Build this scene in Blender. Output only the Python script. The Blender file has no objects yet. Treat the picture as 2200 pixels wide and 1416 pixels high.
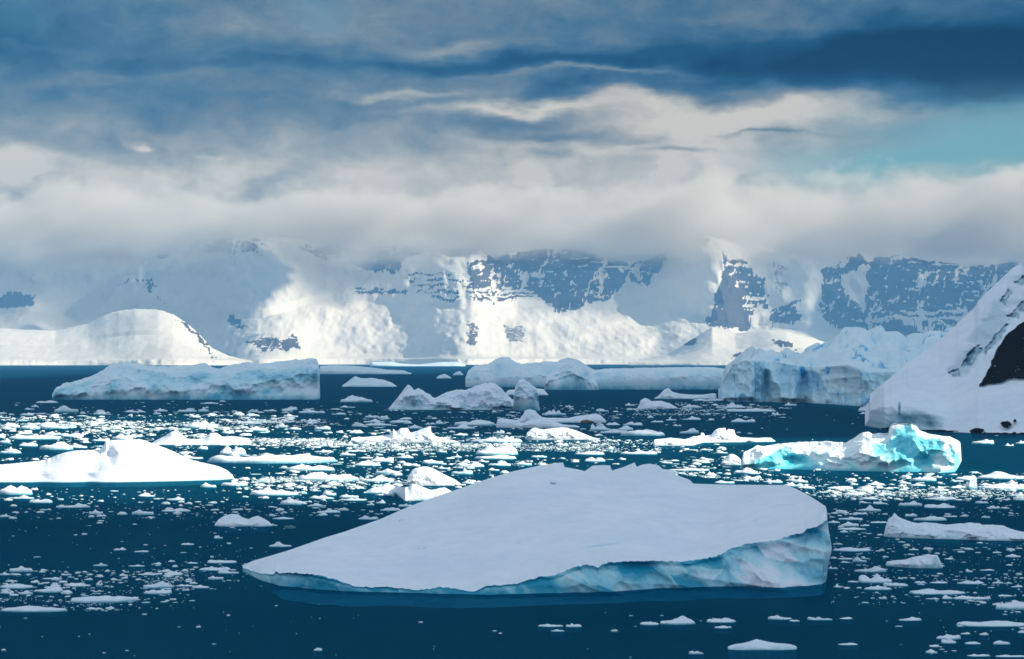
import bpy, math
import numpy as np

# ------------------------------------------------------------------ camera, sky, sun, exposure
F = 5175.0            # focal length in photograph pixels (2200 wide)
UC, VH = 1100.0, 774.0  # centre column, horizon row
CAMH = 20.0
scene = bpy.context.scene
cam_d = bpy.data.cameras.new("camera")
cam_d.sensor_width = 36.0
cam_d.lens = 36.0 * F / 2200.0
cam_d.clip_start = 1.0
cam_d.clip_end = 80000.0
cam = bpy.data.objects.new("camera", cam_d)
scene.collection.objects.link(cam)
cam.location = (0, 0, CAMH)
cam.rotation_euler = (math.radians(90) + math.atan((VH - 708.0) / F), 0, 0)
scene.camera = cam

SUN_AZ = math.radians(108)     # clockwise from +Y (view direction) : right and a little behind the camera
SUN_EL = math.radians(28)
SUNV = np.array([math.sin(SUN_AZ) * math.cos(SUN_EL), math.cos(SUN_AZ) * math.cos(SUN_EL), math.sin(SUN_EL)])
sun_d = bpy.data.lights.new("sun", 'SUN')
sun_d.energy = 4.2
sun_d.angle = math.radians(0.5)
sun_d.color = (1.0, 0.88, 0.68)
sun = bpy.data.objects.new("sun", sun_d)
scene.collection.objects.link(sun)
sun.rotation_euler = (math.radians(90) - SUN_EL, 0, math.pi - SUN_AZ)
sun.location = (3000, -2000, 4000)

scene.view_settings.view_transform = 'Standard'
scene.view_settings.look = 'None'
scene.view_settings.gamma = 1.0
scene.view_settings.exposure = 0.85
scene.view_settings.use_curve_mapping = False
scene.render.engine = 'CYCLES'
scene.cycles.use_denoising = True
scene.cycles.max_bounces = 6
scene.cycles.diffuse_bounces = 3
scene.cycles.glossy_bounces = 2
scene.cycles.transmission_bounces = 2
scene.cycles.volume_bounces = 3
scene.cycles.transparent_max_bounces = 6
scene.cycles.sample_clamp_indirect = 4.0
scene.cycles.caustics_reflective = False
scene.cycles.caustics_refractive = False

world = bpy.data.worlds.new("World")
scene.world = world
world.use_nodes = True
world.cycles.sampling_method = 'MANUAL'
world.cycles.sample_map_resolution = 256


class NT:
    """small helper to write node trees"""
    def __init__(self, tree):
        self.t = tree
        tree.nodes.clear()

    def n(self, typ, **kw):
        nd = self.t.nodes.new(typ)
        for k, v in kw.items():
            setattr(nd, k, v)
        return nd

    def put(self, sock, v):
        if isinstance(v, bpy.types.NodeSocket):
            self.t.links.new(v, sock)
        else:
            sock.default_value = v

    def m(self, op, a, b=0.0, c=None, clamp=False):
        nd = self.n('ShaderNodeMath', operation=op, use_clamp=clamp)
        self.put(nd.inputs[0], a)
        self.put(nd.inputs[1], b)
        if c is not None:
            self.put(nd.inputs[2], c)
        return nd.outputs[0]

    def vm(self, op, a, b):
        nd = self.n('ShaderNodeVectorMath', operation=op)
        self.put(nd.inputs[0], a)
        self.put(nd.inputs[1], b)
        return nd.outputs[0]

    def noise(self, vec, scale, detail=4.0, rough=0.55, dist=0.0):
        nd = self.n('ShaderNodeTexNoise')
        self.put(nd.inputs['Vector'], vec)
        nd.inputs['Scale'].default_value = scale
        nd.inputs['Detail'].default_value = detail
        nd.inputs['Roughness'].default_value = rough
        nd.inputs['Distortion'].default_value = dist
        return nd

    def ramp(self, fac, stops, interp='LINEAR'):
        nd = self.n('ShaderNodeValToRGB')
        cr = nd.color_ramp
        cr.interpolation = interp
        while len(cr.elements) < len(stops):
            cr.elements.new(0.5)
        for e, (p, c) in zip(cr.elements, stops):
            e.position = p
            e.color = (c, c, c, 1) if not hasattr(c, '__len__') else (c[0], c[1], c[2], 1)
        self.put(nd.inputs[0], fac)
        return nd.outputs[0]

    def mix(self, fac, a, b, typ='MIX'):
        nd = self.n('ShaderNodeMix', data_type='RGBA', blend_type=typ)
        self.put(nd.inputs[0], fac)
        self.put(nd.inputs[6], a if isinstance(a, bpy.types.NodeSocket) else (*a, 1))
        self.put(nd.inputs[7], b if isinstance(b, bpy.types.NodeSocket) else (*b, 1))
        return nd.outputs[2]

    def comb(self, x, y, z):
        nd = self.n('ShaderNodeCombineXYZ')
        for i, v in enumerate((x, y, z)):
            self.put(nd.inputs[i], v)
        return nd.outputs[0]

    def smooth(self, v, lo, hi):
        nd = self.n('ShaderNodeMapRange', interpolation_type='SMOOTHSTEP')
        self.put(nd.inputs[0], v)
        nd.inputs[1].default_value = lo
        nd.inputs[2].default_value = hi
        return nd.outputs[0]


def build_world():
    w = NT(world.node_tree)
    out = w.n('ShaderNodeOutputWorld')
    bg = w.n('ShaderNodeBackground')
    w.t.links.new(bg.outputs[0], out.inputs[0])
    tc = w.n('ShaderNodeTexCoord')
    sep = w.n('ShaderNodeSeparateXYZ')
    w.t.links.new(tc.outputs['Generated'], sep.inputs[0])
    x, y, z = sep.outputs
    az0 = w.m('ARCTAN2', x, y)
    el0 = w.m('ARCSINE', z)
    # cloud streaks stretch along the horizon: coordinates squeezed in azimuth
    base = w.comb(w.m('MULTIPLY', az0, 1.0), w.m('MULTIPLY', el0, 2.6), 0.0)
    n1 = w.noise(base, 14.0, 5.0, 0.55)
    n2 = w.noise(w.vm('ADD', base, (7.3, 2.1, 0)), 14.0, 5.0, 0.55)
    s1 = w.m('SUBTRACT', n1.outputs[0], 0.5)
    s2 = w.m('SUBTRACT', n2.outputs[0], 0.5)
    az = w.m('MULTIPLY_ADD', s1, 0.06, az0)
    el = w.m('MULTIPLY_ADD', s2, 0.028, el0)
    # layered brightness against elevation (cloud layers, raised overhead to light the shade)
    lay = w.ramp(w.m('MULTIPLY', el, 4.0, clamp=True), [
        (0.0, .98), (.19, .97), (.31, .93), (.355, .78), (.43, .56), (.49, .44), (.55, .50), (.62, .50), (.80, .74), (1.0, .88)])
    c = lay
    blobs = [
        # u, v, su, sv, amount
        (2240, 150, 480, 70, -.70), (1660, 115, 330, 55, -.20), (1780, 185, 420, 34, -.14), (2060, 225, 120, 16, -.30), (1750, 60, 160, 22, .12), (1980, 40, 260, 50, -.10),
        (520, 142, 600, 17, -.14), (1080, 146, 230, 20, -.26), (30, 50, 150, 70, -.24),
        (1500, 110, 200, 40, -.10), (230, 60, 170, 40, -.08),
        (870, 202, 130, 9, .30), (1110, 234, 170, 13, .38), (1290, 168, 240, 7, .30), (1380, 215, 130, 14, .26),
        (1225, 200, 85, 17, -.34), (1000, 100, 140, 20, .30), (560, 60, 260, 36, .12),
        (1560, 240, 330, 34, .34), (1720, 245, 170, 18, .20), (1450, 300, 260, 50, .24),
        (1130, 262, 120, 20, -.26), (1250, 298, 210, 12, -.26), (1470, 322, 100, 7, -.24), (1660, 283, 80, 4, -.26),
        (1190, 340, 36, 14, -.16), (350, 265, 420, 55, -.10), (560, 230, 400, 30, -.06),
        (60, 370, 75, 22, .40), (312, 308, 20, 9, .34), (60, 480, 260, 42, -.30), (150, 410, 60, 50, -.16),
        (800, 400, 60, 60, .12), (270, 430, 130, 40, .12), (620, 450, 160, 60, -.10), (1250, 470, 330, 50, .10),
        (1630, 445, 70, 22, .14), (2010, 430, 130, 36, .18), (1900, 500, 330, 28, -.14), (2050, 545, 200, 16, .14), (480, 505, 300, 26, -.16), (1430, 440, 200, 30, .10),
    ]
    for (u, v, su, sv, a) in blobs:
        dx = w.m('MULTIPLY', w.m('SUBTRACT', az, (u - UC) / F), F / su)
        dy = w.m('MULTIPLY', w.m('SUBTRACT', el, (VH - v) / F), F / sv)
        q = w.m('ADD', w.m('MULTIPLY', dx, dx), w.m('MULTIPLY', dy, dy))
        g = w.m('EXPONENT', w.m('MULTIPLY', q, -0.85))
        c = w.m('MULTIPLY_ADD', g, a, c)
    n3 = w.noise(w.comb(w.m('MULTIPLY', az, 1.0), w.m('MULTIPLY', el, 2.2), 3.0), 26.0, 7.0, 0.6, 0.3)
    c = w.m('MULTIPLY_ADD', w.m('SUBTRACT', n3.outputs[0], 0.5), w.m('MULTIPLY_ADD', w.smooth(el0, .075, .12), .24, .30), c)
    n5 = w.noise(w.comb(w.m('MULTIPLY', az, 1.0), w.m('MULTIPLY', el, 1.25), 5.0), 42.0, 5.0, 0.5, 0.2)
    puff = w.m('MULTIPLY', w.m('SUBTRACT', w.smooth(n5.outputs[0], .38, .62), .5), w.m('SUBTRACT', 1.0, w.smooth(el0, .085, .11)))
    c = w.m('MULTIPLY_ADD', puff, .10, c)
    n4 = w.noise(w.comb(az0, w.m('MULTIPLY', el0, 1.6), 9.0), 60.0, 6.0, 0.62, 0.6)
    c = w.m('MULTIPLY_ADD', w.m('SUBTRACT', n4.outputs[0], 0.5), 0.26, c, clamp=True)
    cloud = w.ramp(c, [(0.0, (.001, .032, .085)), (.22, (.010, .080, .175)), (.42, (.062, .150, .245)), (.60, (.17, .235, .285)),
                       (.80, (.38, .40, .385)), (1.0, (.68, .635, .55))])
    # clear gap between the cloud layers, to the right
    clear = None
    for (u, v, su, sv, a) in [(2120, 310, 290, 70, 1.0), (1850, 375, 200, 44, .65), (690, 20, 60, 40, .25), (40, 30, 90, 60, .2)]:
        dx = w.m('MULTIPLY', w.m('SUBTRACT', az, (u - UC) / F), F / su)
        dy = w.m('MULTIPLY', w.m('SUBTRACT', el, (VH - v) / F), F / sv)
        q = w.m('ADD', w.m('MULTIPLY', dx, dx), w.m('MULTIPLY', dy, dy))
        g = w.m('MULTIPLY', w.m('EXPONENT', w.m('MULTIPLY', w.m('POWER', q, 1.3), -0.8)), a)
        clear = g if clear is None else w.m('ADD', clear, g)
    hi = w.m('MULTIPLY', w.smooth(el0, 0.16, 0.4), w.smooth(n3.outputs[0], 0.40, 0.52))
    clear = w.m('ADD', clear, w.m('MULTIPLY', hi, 0.8), clamp=True)
    sky = w.n('ShaderNodeTexSky', sky_type='NISHITA', sun_disc=False)
    sky.sun_elevation = SUN_EL
    sky.sun_rotation = SUN_AZ
    sky.altitude = 0.0
    sky.air_density = 1.0
    sky.dust_density = 0.4
    sky.ozone_density = 2.0
    skyc = w.mix(1.0, sky.outputs[0], (.054, .088, .089), 'MULTIPLY')
    col = w.mix(clear, cloud, skyc)
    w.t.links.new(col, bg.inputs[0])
    # sky strength raised overhead, out of view, to lift the light in the shade
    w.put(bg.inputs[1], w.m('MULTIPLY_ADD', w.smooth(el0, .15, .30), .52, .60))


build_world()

# ------------------------------------------------------------------ numpy helpers
def _hash(ix, iy, seed):
    ix = ix.astype(np.int64); iy = iy.astype(np.int64)
    h = (ix * 374761393 + iy * 668265263 + int(seed) * 974634777) & 0xFFFFFFFF
    h = ((h ^ (h >> 13)) * 1274126177) & 0xFFFFFFFF
    h = ((h ^ (h >> 16)) * 2246822519) & 0xFFFFFFFF
    h = h ^ (h >> 15)
    return (h & 0xFFFFFF) / float(0xFFFFFF)


def vn(x, y, seed=0):
    x = np.asarray(x, float); y = np.asarray(y, float)
    x, y = np.broadcast_arrays(x, y)
    ix = np.floor(x); iy = np.floor(y)
    fx = x - ix; fy = y - iy
    fx = fx * fx * fx * (fx * (fx * 6 - 15) + 10); fy = fy * fy * fy * (fy * (fy * 6 - 15) + 10)
    a = _hash(ix, iy, seed); b = _hash(ix + 1, iy, seed); c = _hash(ix, iy + 1, seed); d = _hash(ix + 1, iy + 1, seed)
    return (a * (1 - fx) + b * fx) * (1 - fy) + (c * (1 - fx) + d * fx) * fy * 1.0


def fbm(x, y, seed=0, oct=5, gain=.5):
    s = 0; a = 1; t = 0
    for i in range(oct):
        s = s + a * (vn(x, y, seed + i * 17) - .5); t += a
        x = np.asarray(x) * 2.03 + 3.1; y = np.asarray(y) * 2.03 + 7.7; a *= gain
    return s / t * 2          # about -1..1


def ridged(x, y, seed=0, oct=4, gain=.5):
    s = 0; a = 1; t = 0
    for i in range(oct):
        s = s + a * (1 - np.abs(2 * vn(x, y, seed + i * 31) - 1)); t += a
        x = np.asarray(x) * 2.1 + 1.7; y = np.asarray(y) * 2.1 + 5.2; a *= gain
    return s / t              # 0..1


def cells(x, y, seed=0):
    """nearest jittered cell: F1, F2 and, for the nearest cell, three random numbers and the offset from its centre"""
    x = np.asarray(x, float); y = np.asarray(y, float)
    x, y = np.broadcast_arrays(x, y)
    ix = np.floor(x); iy = np.floor(y)
    f1 = np.full(x.shape, 9.); f2 = np.full(x.shape, 9.)
    r = [np.zeros(x.shape) for _ in range(5)]
    for dx in (-1, 0, 1):
        for dy in (-1, 0, 1):
            cx = ix + dx; cy = iy + dy
            px = cx + _hash(cx, cy, seed); py = cy + _hash(cx, cy, seed + 1)
            d = np.hypot(x - px, y - py)
            m = d < f1
            f2 = np.where(m, f1, np.minimum(f2, d))
            f1 = np.where(m, d, f1)
            vals = (_hash(cx, cy, seed + 2), _hash(cx, cy, seed + 3), _hash(cx, cy, seed + 4), x - px, y - py)
            for k in range(5):
                r[k] = np.where(m, vals[k], r[k])
    return f1, f2, r


def facets(x, y, seed=0):
    """broken planes: each cell its own tilt and height, about -1..1"""
    f1, f2, r = cells(x, y, seed)
    return (r[0] - .5) * .9 + (r[1] - .5) * 2.2 * r[3] + (r[2] - .5) * 2.2 * r[4]


def scallop(x, y, seed=0):
    """hollows meeting in sharp ridges, as melting ice has them; continuous, about -1..1"""
    x = np.asarray(x, float); y = np.asarray(y, float)
    x, y = np.broadcast_arrays(x, y)
    ix = np.floor(x); iy = np.floor(y)
    best = np.full(x.shape, 9.)
    for dx in (-2, -1, 0, 1, 2):
        for dy in (-2, -1, 0, 1, 2):
            cx = ix + dx; cy = iy + dy
            ox = x - cx - _hash(cx, cy, seed); oy = y - cy - _hash(cx, cy, seed + 1)
            val = ox * ox + oy * oy + _hash(cx, cy, seed + 2) * .55 + (_hash(cx, cy, seed + 3) - .5) * 1.1 * ox + (_hash(cx, cy, seed + 4) - .5) * 1.1 * oy
            best = np.minimum(best, val)
    return (best - .38) * 1.6


def sst(x, a, b):
    t = np.clip((np.asarray(x, float) - a) / (b - a), 0, 1)
    return t * t * (3 - 2 * t)


def inpoly(u, v, poly):
    ins = np.zeros(np.shape(u), bool)
    n = len(poly)
    for i in range(n):
        x0, y0 = poly[i]; x1, y1 = poly[(i + 1) % n]
        if y0 == y1:
            continue
        c = ((y0 > v) != (y1 > v)) & (u < (x1 - x0) * (v - y0) / (y1 - y0) + x0)
        ins ^= c
    return ins


def prof(pts):
    p = np.array(pts, float)
    return lambda u: np.interp(u, p[:, 0], p[:, 1])


def wx(u, Y):
    return (np.asarray(u, float) - UC) / F * Y


def wz(v, Y):
    return CAMH + (VH - np.asarray(v, float)) / F * Y


def dist(v):
    return CAMH * F / (v - VH)


def topix(X, Y, Z):
    return UC + X / Y * F, VH - (Z - CAMH) / Y * F


def link(ob, parent=None):
    scene.collection.objects.link(ob)
    if parent is not None:
        ob.parent = parent
    return ob


def mesh_obj(name, V, faces, mat, parent=None, attrs=None, smooth=True, origin=None):
    V = np.asarray(V, np.float64).reshape(-1, 3)
    if origin is None:
        origin = (0, 0, 0)
    me = bpy.data.meshes.new(name)
    L = V - np.array(origin)
    if isinstance(faces, np.ndarray):
        k = faces.shape[1]
        me.vertices.add(len(L)); me.vertices.foreach_set('co', L.astype(np.float32).ravel())
        me.loops.add(faces.size); me.loops.foreach_set('vertex_index', faces.astype(np.int32).ravel())
        me.polygons.add(len(faces))
        me.polygons.foreach_set('loop_start', np.arange(0, faces.size, k, dtype=np.int32))
        me.update(calc_edges=True)
        me.validate()
    else:
        me.from_pydata(L.tolist(), [], faces)
    for k, a in (attrs or {}).items():
        at = me.attributes.new(k, 'FLOAT', 'POINT')
        at.data.foreach_set('value', np.asarray(a, np.float32).ravel())
    me.polygons.foreach_set('use_smooth', np.full(len(me.polygons), smooth))
    me.materials.append(mat)
    ob = bpy.data.objects.new(name, me)
    if parent is None:
        ob.location = origin
    else:
        ob.location = tuple(np.array(origin) - np.array(parent.location))
    return link(ob, parent)


def gridfaces(nr, nc, flip=False):
    i = np.arange(nr * nc).reshape(nr, nc)
    a, b, c, d = i[:-1, :-1].ravel(), i[:-1, 1:].ravel(), i[1:, 1:].ravel(), i[1:, :-1].ravel()
    return np.stack([a, d, c, b] if flip else [a, b, c, d], 1)


def tag(o, label=None, cat=None, group=None, kind=None):
    if label: o['label'] = label
    if cat: o['category'] = cat
    if group: o['group'] = group
    if kind: o['kind'] = kind
    return o


def empty(name, loc):
    o = bpy.data.objects.new(name, None)
    o.location = loc
    o.empty_display_size = 1.0
    return link(o)

# ------------------------------------------------------------------ materials
def ice_material(name, snow, blue, deep, rock=(.10, .085, .08), bump=.25, scale=1.0, rough=.62):
    """snow, bare blue ice (attribute blue) and rock (attribute rock) on one surface"""
    mat = bpy.data.materials.new(name)
    mat.use_nodes = True
    w = NT(mat.node_tree)
    out = w.n('ShaderNodeOutputMaterial')
    p = w.n('ShaderNodeBsdfPrincipled')
    w.t.links.new(p.outputs[0], out.inputs[0])
    g = w.n('ShaderNodeNewGeometry')
    pos = g.outputs['Position']
    ab = w.n('ShaderNodeAttribute', attribute_name='blue').outputs['Fac']
    ar = w.n('ShaderNodeAttribute', attribute_name='rock').outputs['Fac']
    n1 = w.noise(pos, .55 * scale, 6, .6, .4).outputs[0]
    n2 = w.noise(pos, 3.0 * scale, 5, .6).outputs[0]
    n0 = w.noise(pos, .09 * scale, 4, .6, .5).outputs[0]
    snow_c = w.mix(w.smooth(w.m('MULTIPLY_ADD', n1, .5, w.m('MULTIPLY', n0, .5)), .35, .66), tuple(k * f for k, f in zip(snow, (.90, .93, .96))), tuple(min(1, k * 1.03) for k in snow))
    fb = w.m('MULTIPLY_ADD', w.m('SUBTRACT', n2, .5), .55, ab)
    ice_c = w.mix(w.smooth(w.m('MULTIPLY_ADD', w.m('SUBTRACT', n1, .5), .9, ab), .55, 1.25), blue, deep)
    c = w.mix(w.smooth(fb, .15, .75), snow_c, ice_c)
    rn = w.m('MULTIPLY_ADD', w.m('SUBTRACT', n2, .5), .5, ar)
    rock_c = w.mix(n1, tuple(k * .75 for k in rock), tuple(k * 1.3 for k in rock))
    rf = w.smooth(rn, .4, .62)
    c = w.mix(rf, c, rock_c)
    w.t.links.new(c, p.inputs['Base Color'])
    rg = w.m('MULTIPLY_ADD', ab, -.25, w.m('MULTIPLY_ADD', rf, .35, rough))
    w.put(p.inputs['Specular IOR Level'], w.m('MULTIPLY_ADD', rf, -.25, .25))
    w.put(p.inputs['Roughness'], rg)
    b = w.n('ShaderNodeBump')
    b.inputs['Strength'].default_value = bump
    b.inputs['Distance'].default_value = .5 / scale
    hn = w.noise(pos, 1.3 * scale, 7, .62).outputs[0]
    w.t.links.new(hn, b.inputs['Height'])
    w.t.links.new(b.outputs[0], p.inputs['Normal'])
    return mat


SNOW = (.83, .88, .975)
M_snow = ice_material('snow_and_ice', SNOW, (.34, .58, .68), (.05, .30, .44))
M_main = ice_material('slab_snow_and_blue_ice', SNOW, (.36, .70, .84), (.015, .33, .52), scale=1.0, bump=.22)
M_turq = ice_material('turquoise_ice', (.84, .92, .96), (.28, .79, .90), (.03, .53, .72), scale=1.0)
M_pale = ice_material('pale_berg_ice', (.76, .89, .97), (.44, .74, .88), (.06, .36, .54), scale=.4)
M_glac = ice_material('glacier_ice', (.76, .91, .985), (.52, .82, .96), (.015, .32, .70), scale=.35, bump=.35)
M_hill = ice_material('hill_snow', (.81, .87, .965), (.34, .52, .64), (.05, .20, .32), rock=(.011, .008, .007), scale=.5)
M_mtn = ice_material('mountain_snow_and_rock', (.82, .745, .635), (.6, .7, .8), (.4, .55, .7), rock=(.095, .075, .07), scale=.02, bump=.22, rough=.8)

M_brash = ice_material('brash_ice', (.84, .89, .92), (.45, .68, .74), (.1, .42, .52))


def water_material():
    mat = bpy.data.materials.new('sea_water')
    mat.use_nodes = True
    w = NT(mat.node_tree)
    out = w.n('ShaderNodeOutputMaterial')
    pos = w.n('ShaderNodeNewGeometry').outputs['Position']
    sq = w.vm('MULTIPLY', pos, (.6, 1.0, 1.0))
    h1 = w.noise(sq, .9, 4, .6).outputs[0]
    h2 = w.noise(sq, .22, 3, .5).outputs[0]
    hh = w.m('MULTIPLY_ADD', h2, 1.6, h1)
    b = w.n('ShaderNodeBump')
    b.inputs['Strength'].default_value = .6
    b.inputs['Distance'].default_value = .3
    w.t.links.new(hh, b.inputs['Height'])
    calm = w.noise(w.vm('MULTIPLY', pos, (.012, .03, 1)), 1.0, 4, .55).outputs[0]
    rip = w.noise(w.vm('MULTIPLY', pos, (.35, 1.1, 1)), 1.0, 5, .65).outputs[0]
    d = w.n('ShaderNodeBsdfDiffuse')
    w.t.links.new(w.mix(w.m('MULTIPLY_ADD', w.m('SUBTRACT', rip, .5), 2.2, calm, clamp=True), (.0001, .038, .084), (.0002, .070, .132)), d.inputs[0])
    t = w.n('ShaderNodeBsdfTransparent')
    t.inputs[0].default_value = (.25, .75, .9, 1)
    m1 = w.n('ShaderNodeMixShader')
    m1.inputs[0].default_value = .38
    w.t.links.new(d.outputs[0], m1.inputs[1]); w.t.links.new(t.outputs[0], m1.inputs[2])
    gl = w.n('ShaderNodeBsdfGlossy')
    gl.inputs[0].default_value = (.12, .6, 1, 1)
    w.put(gl.inputs['Roughness'], w.m('MULTIPLY_ADD', calm, .15, .16))
    w.t.links.new(b.outputs[0], gl.inputs['Normal'])
    fr = w.n('ShaderNodeFresnel')
    fr.inputs[0].default_value = 1.33
    w.t.links.new(b.outputs[0], fr.inputs['Normal'])
    fac = w.m('MINIMUM', w.m('MULTIPLY', fr.outputs[0], .20), .06)
    m2 = w.n('ShaderNodeMixShader')
    w.put(m2.inputs[0], fac)
    w.t.links.new(m1.outputs[0], m2.inputs[1]); w.t.links.new(gl.outputs[0], m2.inputs[2])
    w.t.links.new(m2.outputs[0], out.inputs[0])
    return mat


M_water = water_material()


def plain(name, col, rough=.8):
    mat = bpy.data.materials.new(name)
    mat.use_nodes = True
    w = NT(mat.node_tree)
    out = w.n('ShaderNodeOutputMaterial')
    p = w.n('ShaderNodeBsdfPrincipled')
    w.t.links.new(p.outputs[0], out.inputs[0])
    pos = w.n('ShaderNodeNewGeometry').outputs['Position']
    n = w.noise(pos, 2.0, 4, .6).outputs[0]
    w.t.links.new(w.mix(n, tuple(c * .8 for c in col), tuple(min(1, c * 1.2) for c in col)), p.inputs['Base Color'])
    p.inputs['Roughness'].default_value = rough
    p.inputs['Specular IOR Level'].default_value = .1
    return mat


M_deep = plain('deep_water_floor', (.0012, .016, .035))
M_dirt = plain('dirty_ice', (.16, .13, .10))
M_clear = plain('clear_ice', (.10, .22, .26), .3)

# ------------------------------------------------------------------ sea
def sheet(name, z, mat, x0, x1, y0, y1):
    o = mesh_obj(name, [(x0, y0, z), (x1, y0, z), (x1, y1, z), (x0, y1, z)], [(0, 1, 2, 3)], mat, smooth=False)
    o['kind'] = 'structure'
    return o


sheet('sea_bed', -8.0, M_deep, -20000, 20000, -4000, 19000)
sheet('sea', 0.0, M_water, -20000, 20000, -4000, 19000)

# ------------------------------------------------------------------ mountains
def mountain(name, top, Y0, depth, spur, wall, rocks, u0, u1, du, rows, seed, gully=70., ripple=1., cliff=22., spur_top=.5):
    u = np.arange(u0, u1, du)
    vt = prof(top)(u)
    sp = prof(spur)(u)
    k = np.hanning(61); k /= k.sum()
    sp = np.convolve(np.pad(sp, 30, mode='edge'), k, 'valid')
    t = np.linspace(0, 1, rows)[:, None]
    U = u[None, :]
    Yf = Y0 + sp[None, :]
    Yr = Y0 + depth + sp[None, :] * spur_top
    wb = prof(wall)(u)[None, :]
    # profile: ice foot, snow apron, steep wall, rounded top
    hz = np.where(t < .58, wb * (t / .58) ** 1.25, np.where(t < .84, wb + (.96 - wb) * sst((t - .58) / .26, -.25, 1.1), 0))
    hz = np.where(t >= .84, .96 + .04 * sst(t, .84, 1.0) - (.96 - (wb + (.96 - wb) * sst(1.0, -.25, 1.1))) * (1 - sst(t, .84, .9)), hz)
    Y = Yf + (Yr - Yf) * t
    H = wz(vt, Yr)
    jag = 0
    X = wx(U, Y)
    Z = H * hz
    fade = sst(t, .0, .12) * (1 - sst(t, .93, 1.0))
    wallm = sst(t, .45, .62)
    pu, pv = topix(X, Y, Z)
    rmask = np.zeros_like(X)
    for item in rocks:
        rmask = np.maximum(rmask, inpoly(pu + 8 * fbm(pu / 22, pv / 22, seed + 40, 3), pv, item[0]) * 1.0)
    bx = np.ones(9) / 9
    rmask = np.apply_along_axis(lambda q: np.convolve(np.pad(q, 4, mode='edge'), bx, 'valid'), 1, rmask)
    rmask = np.apply_along_axis(lambda q: np.convolve(np.pad(q, 4, mode='edge'), bx, 'valid'), 0, rmask)
    g1 = fbm(X / 420 + Z / 900, Z / 900 + Y / 1500, seed, 5, .55) * .8
    g2 = ridged(X / 75 + Z / 400, Z / 160, seed + 5, 4, .6) - .5
    g3 = fbm(X / 260 + Z / 500, Y / 420 + Z / 380, seed + 9, 5, .38) * .6 + (ridged(X / 330 - Z / 260 + Y / 900, Z / 800, seed + 15, 5, .5) - .55) * .8
    st = fbm(X / 700, Z / 26, seed + 12, 3)           # rock ledges
    Y = Y - fade * (gully * 2.0 * g1 + gully * .75 * g2 * (.12 + rmask)) * ripple - fade * g3 * 75 * ripple - rmask * fade * st * 22
    Z = Z + fade * (g3 * 16 * (1 - .4 * wallm) + g1 * 30) * ripple
    Z = Z + H * .012 * fbm(U / 9., t * 3, seed + 20, 4) * sst(t, .8, 1.0)
    Z[0] = -2
    Z[1:4] = np.maximum(Z[1:4], 0) + cliff * np.array([[.75], [.9], [1.0]]) * (.7 + .5 * fbm(u / 14., 0, seed + 33, 4))[None, :]
    Z[4:] = Z[4:] + cliff * (1 - t[4:])
    Z[1:] = np.maximum(Z[1:], 1)
    X = wx(U, Y)
    # rock
    pu, pv = topix(X, Y, Z)
    ju = pu + 14 * fbm(pu / 22, pv / 22, seed + 40, 5) + 5 * fbm(pu / 5, pv / 5, seed + 41, 3)
    jv = pv + 9 * fbm(pu / 22 + 9, pv / 16, seed + 42, 5) + 4 * fbm(pu / 5 + 3, pv / 5, seed + 43, 3)
    rock = np.zeros_like(X)
    for item in rocks:
        poly, amt = item[0], item[1]
        bands = item[2] if len(item) > 2 else 0
        m = inpoly(ju, jv, poly) * amt
        if bands:
            m = m * sst(np.sin(jv * 2 * math.pi / bands + 3 * fbm(pu / 60, pv / 40, seed + 50)), -.35, .2)
        rock = np.maximum(rock, m)
    # snow lies in the gullies and on ledges of the rock
    wob = fbm(pu / 40, pv / 40, seed + 61, 3)
    gl = ridged(pu / 20 + pv / 55 + wob, pv / 70 + wob, seed + 60, 4, .55)
    ld = ridged(pu / 110 + wob, pv / 10 + .6 * wob, seed + 62, 3, .55)
    fn = fbm(pu / 9 + pv / 18, pv / 8, seed + 63, 6, .7)
    big = fbm(pu / 60, pv / 40, seed + 64, 3)
    snow = np.maximum(sst(gl + .25 * fn + .2 * big, .78, .88), sst(ld + .25 * fn + .2 * big, .80, .90))
    snow = np.maximum(snow, sst(fn + .5 * big, .55, .62))
    rock = rock * (1 - snow)
    # two rows down the back
    Yb = Y[-1] + 500; Zb = Z[-1] * .45
    X = np.vstack([X, wx(u, Yb)[None]]); Y = np.vstack([Y, Yb[None]]); Z = np.vstack([Z, Zb[None]])
    rock = np.vstack([rock, rock[-1][None] * 0])
    V = np.stack([X, Y, Z], -1)
    org = (float(wx((u0 + u1) / 2, Y0)), Y0, 0)
    # first row of each column that rises above the base of the low cloud
    up = np.maximum.accumulate(Z >= ZCUT, axis=0)
    up[-1] = up[-2]
    k = np.where(up.any(0), up.argmax(0), Z.shape[0])
    cols = np.arange(V.shape[1])
    fq = gridfaces(*X.shape)

    def piece(nm, upper):
        W = V.copy(); A = rock.copy()
        rowi = np.arange(Z.shape[0])[:, None]
        kk = np.clip(k, 1, Z.shape[0] - 1)
        z0, z1 = Z[kk - 1, cols], Z[kk, cols]
        f = np.clip((ZCUT - z0) / np.maximum(z1 - z0, .01), 0, 1)[:, None]
        P = V[kk - 1, cols] * (1 - f) + V[kk, cols] * f
        P[:, 2] = ZCUT + (.06 if upper else -.06)
        has = (k < Z.shape[0])[None]
        if upper:
            m = (rowi < k[None]) & has
            W = np.where(m[..., None], P[None], W)
            W[..., 2] = np.where(has, np.maximum(W[..., 2], ZCUT + .06), W[..., 2])
            dead = (rowi < (k - 1)[None]) | ~has
        else:
            m = (rowi >= k[None]) & has
            W = np.where(m[..., None], P[None], W)
            W[..., 2] = np.minimum(W[..., 2], ZCUT - .06)
            dead = (rowi > k[None]) & has
        dv = dead.ravel()
        keepf = ~(dv[fq].any(1))
        fs = fq[keepf]
        if not len(fs):
            return None
        use = np.unique(fs)
        remap = np.full(dv.size, -1); remap[use] = np.arange(len(use))
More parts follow.
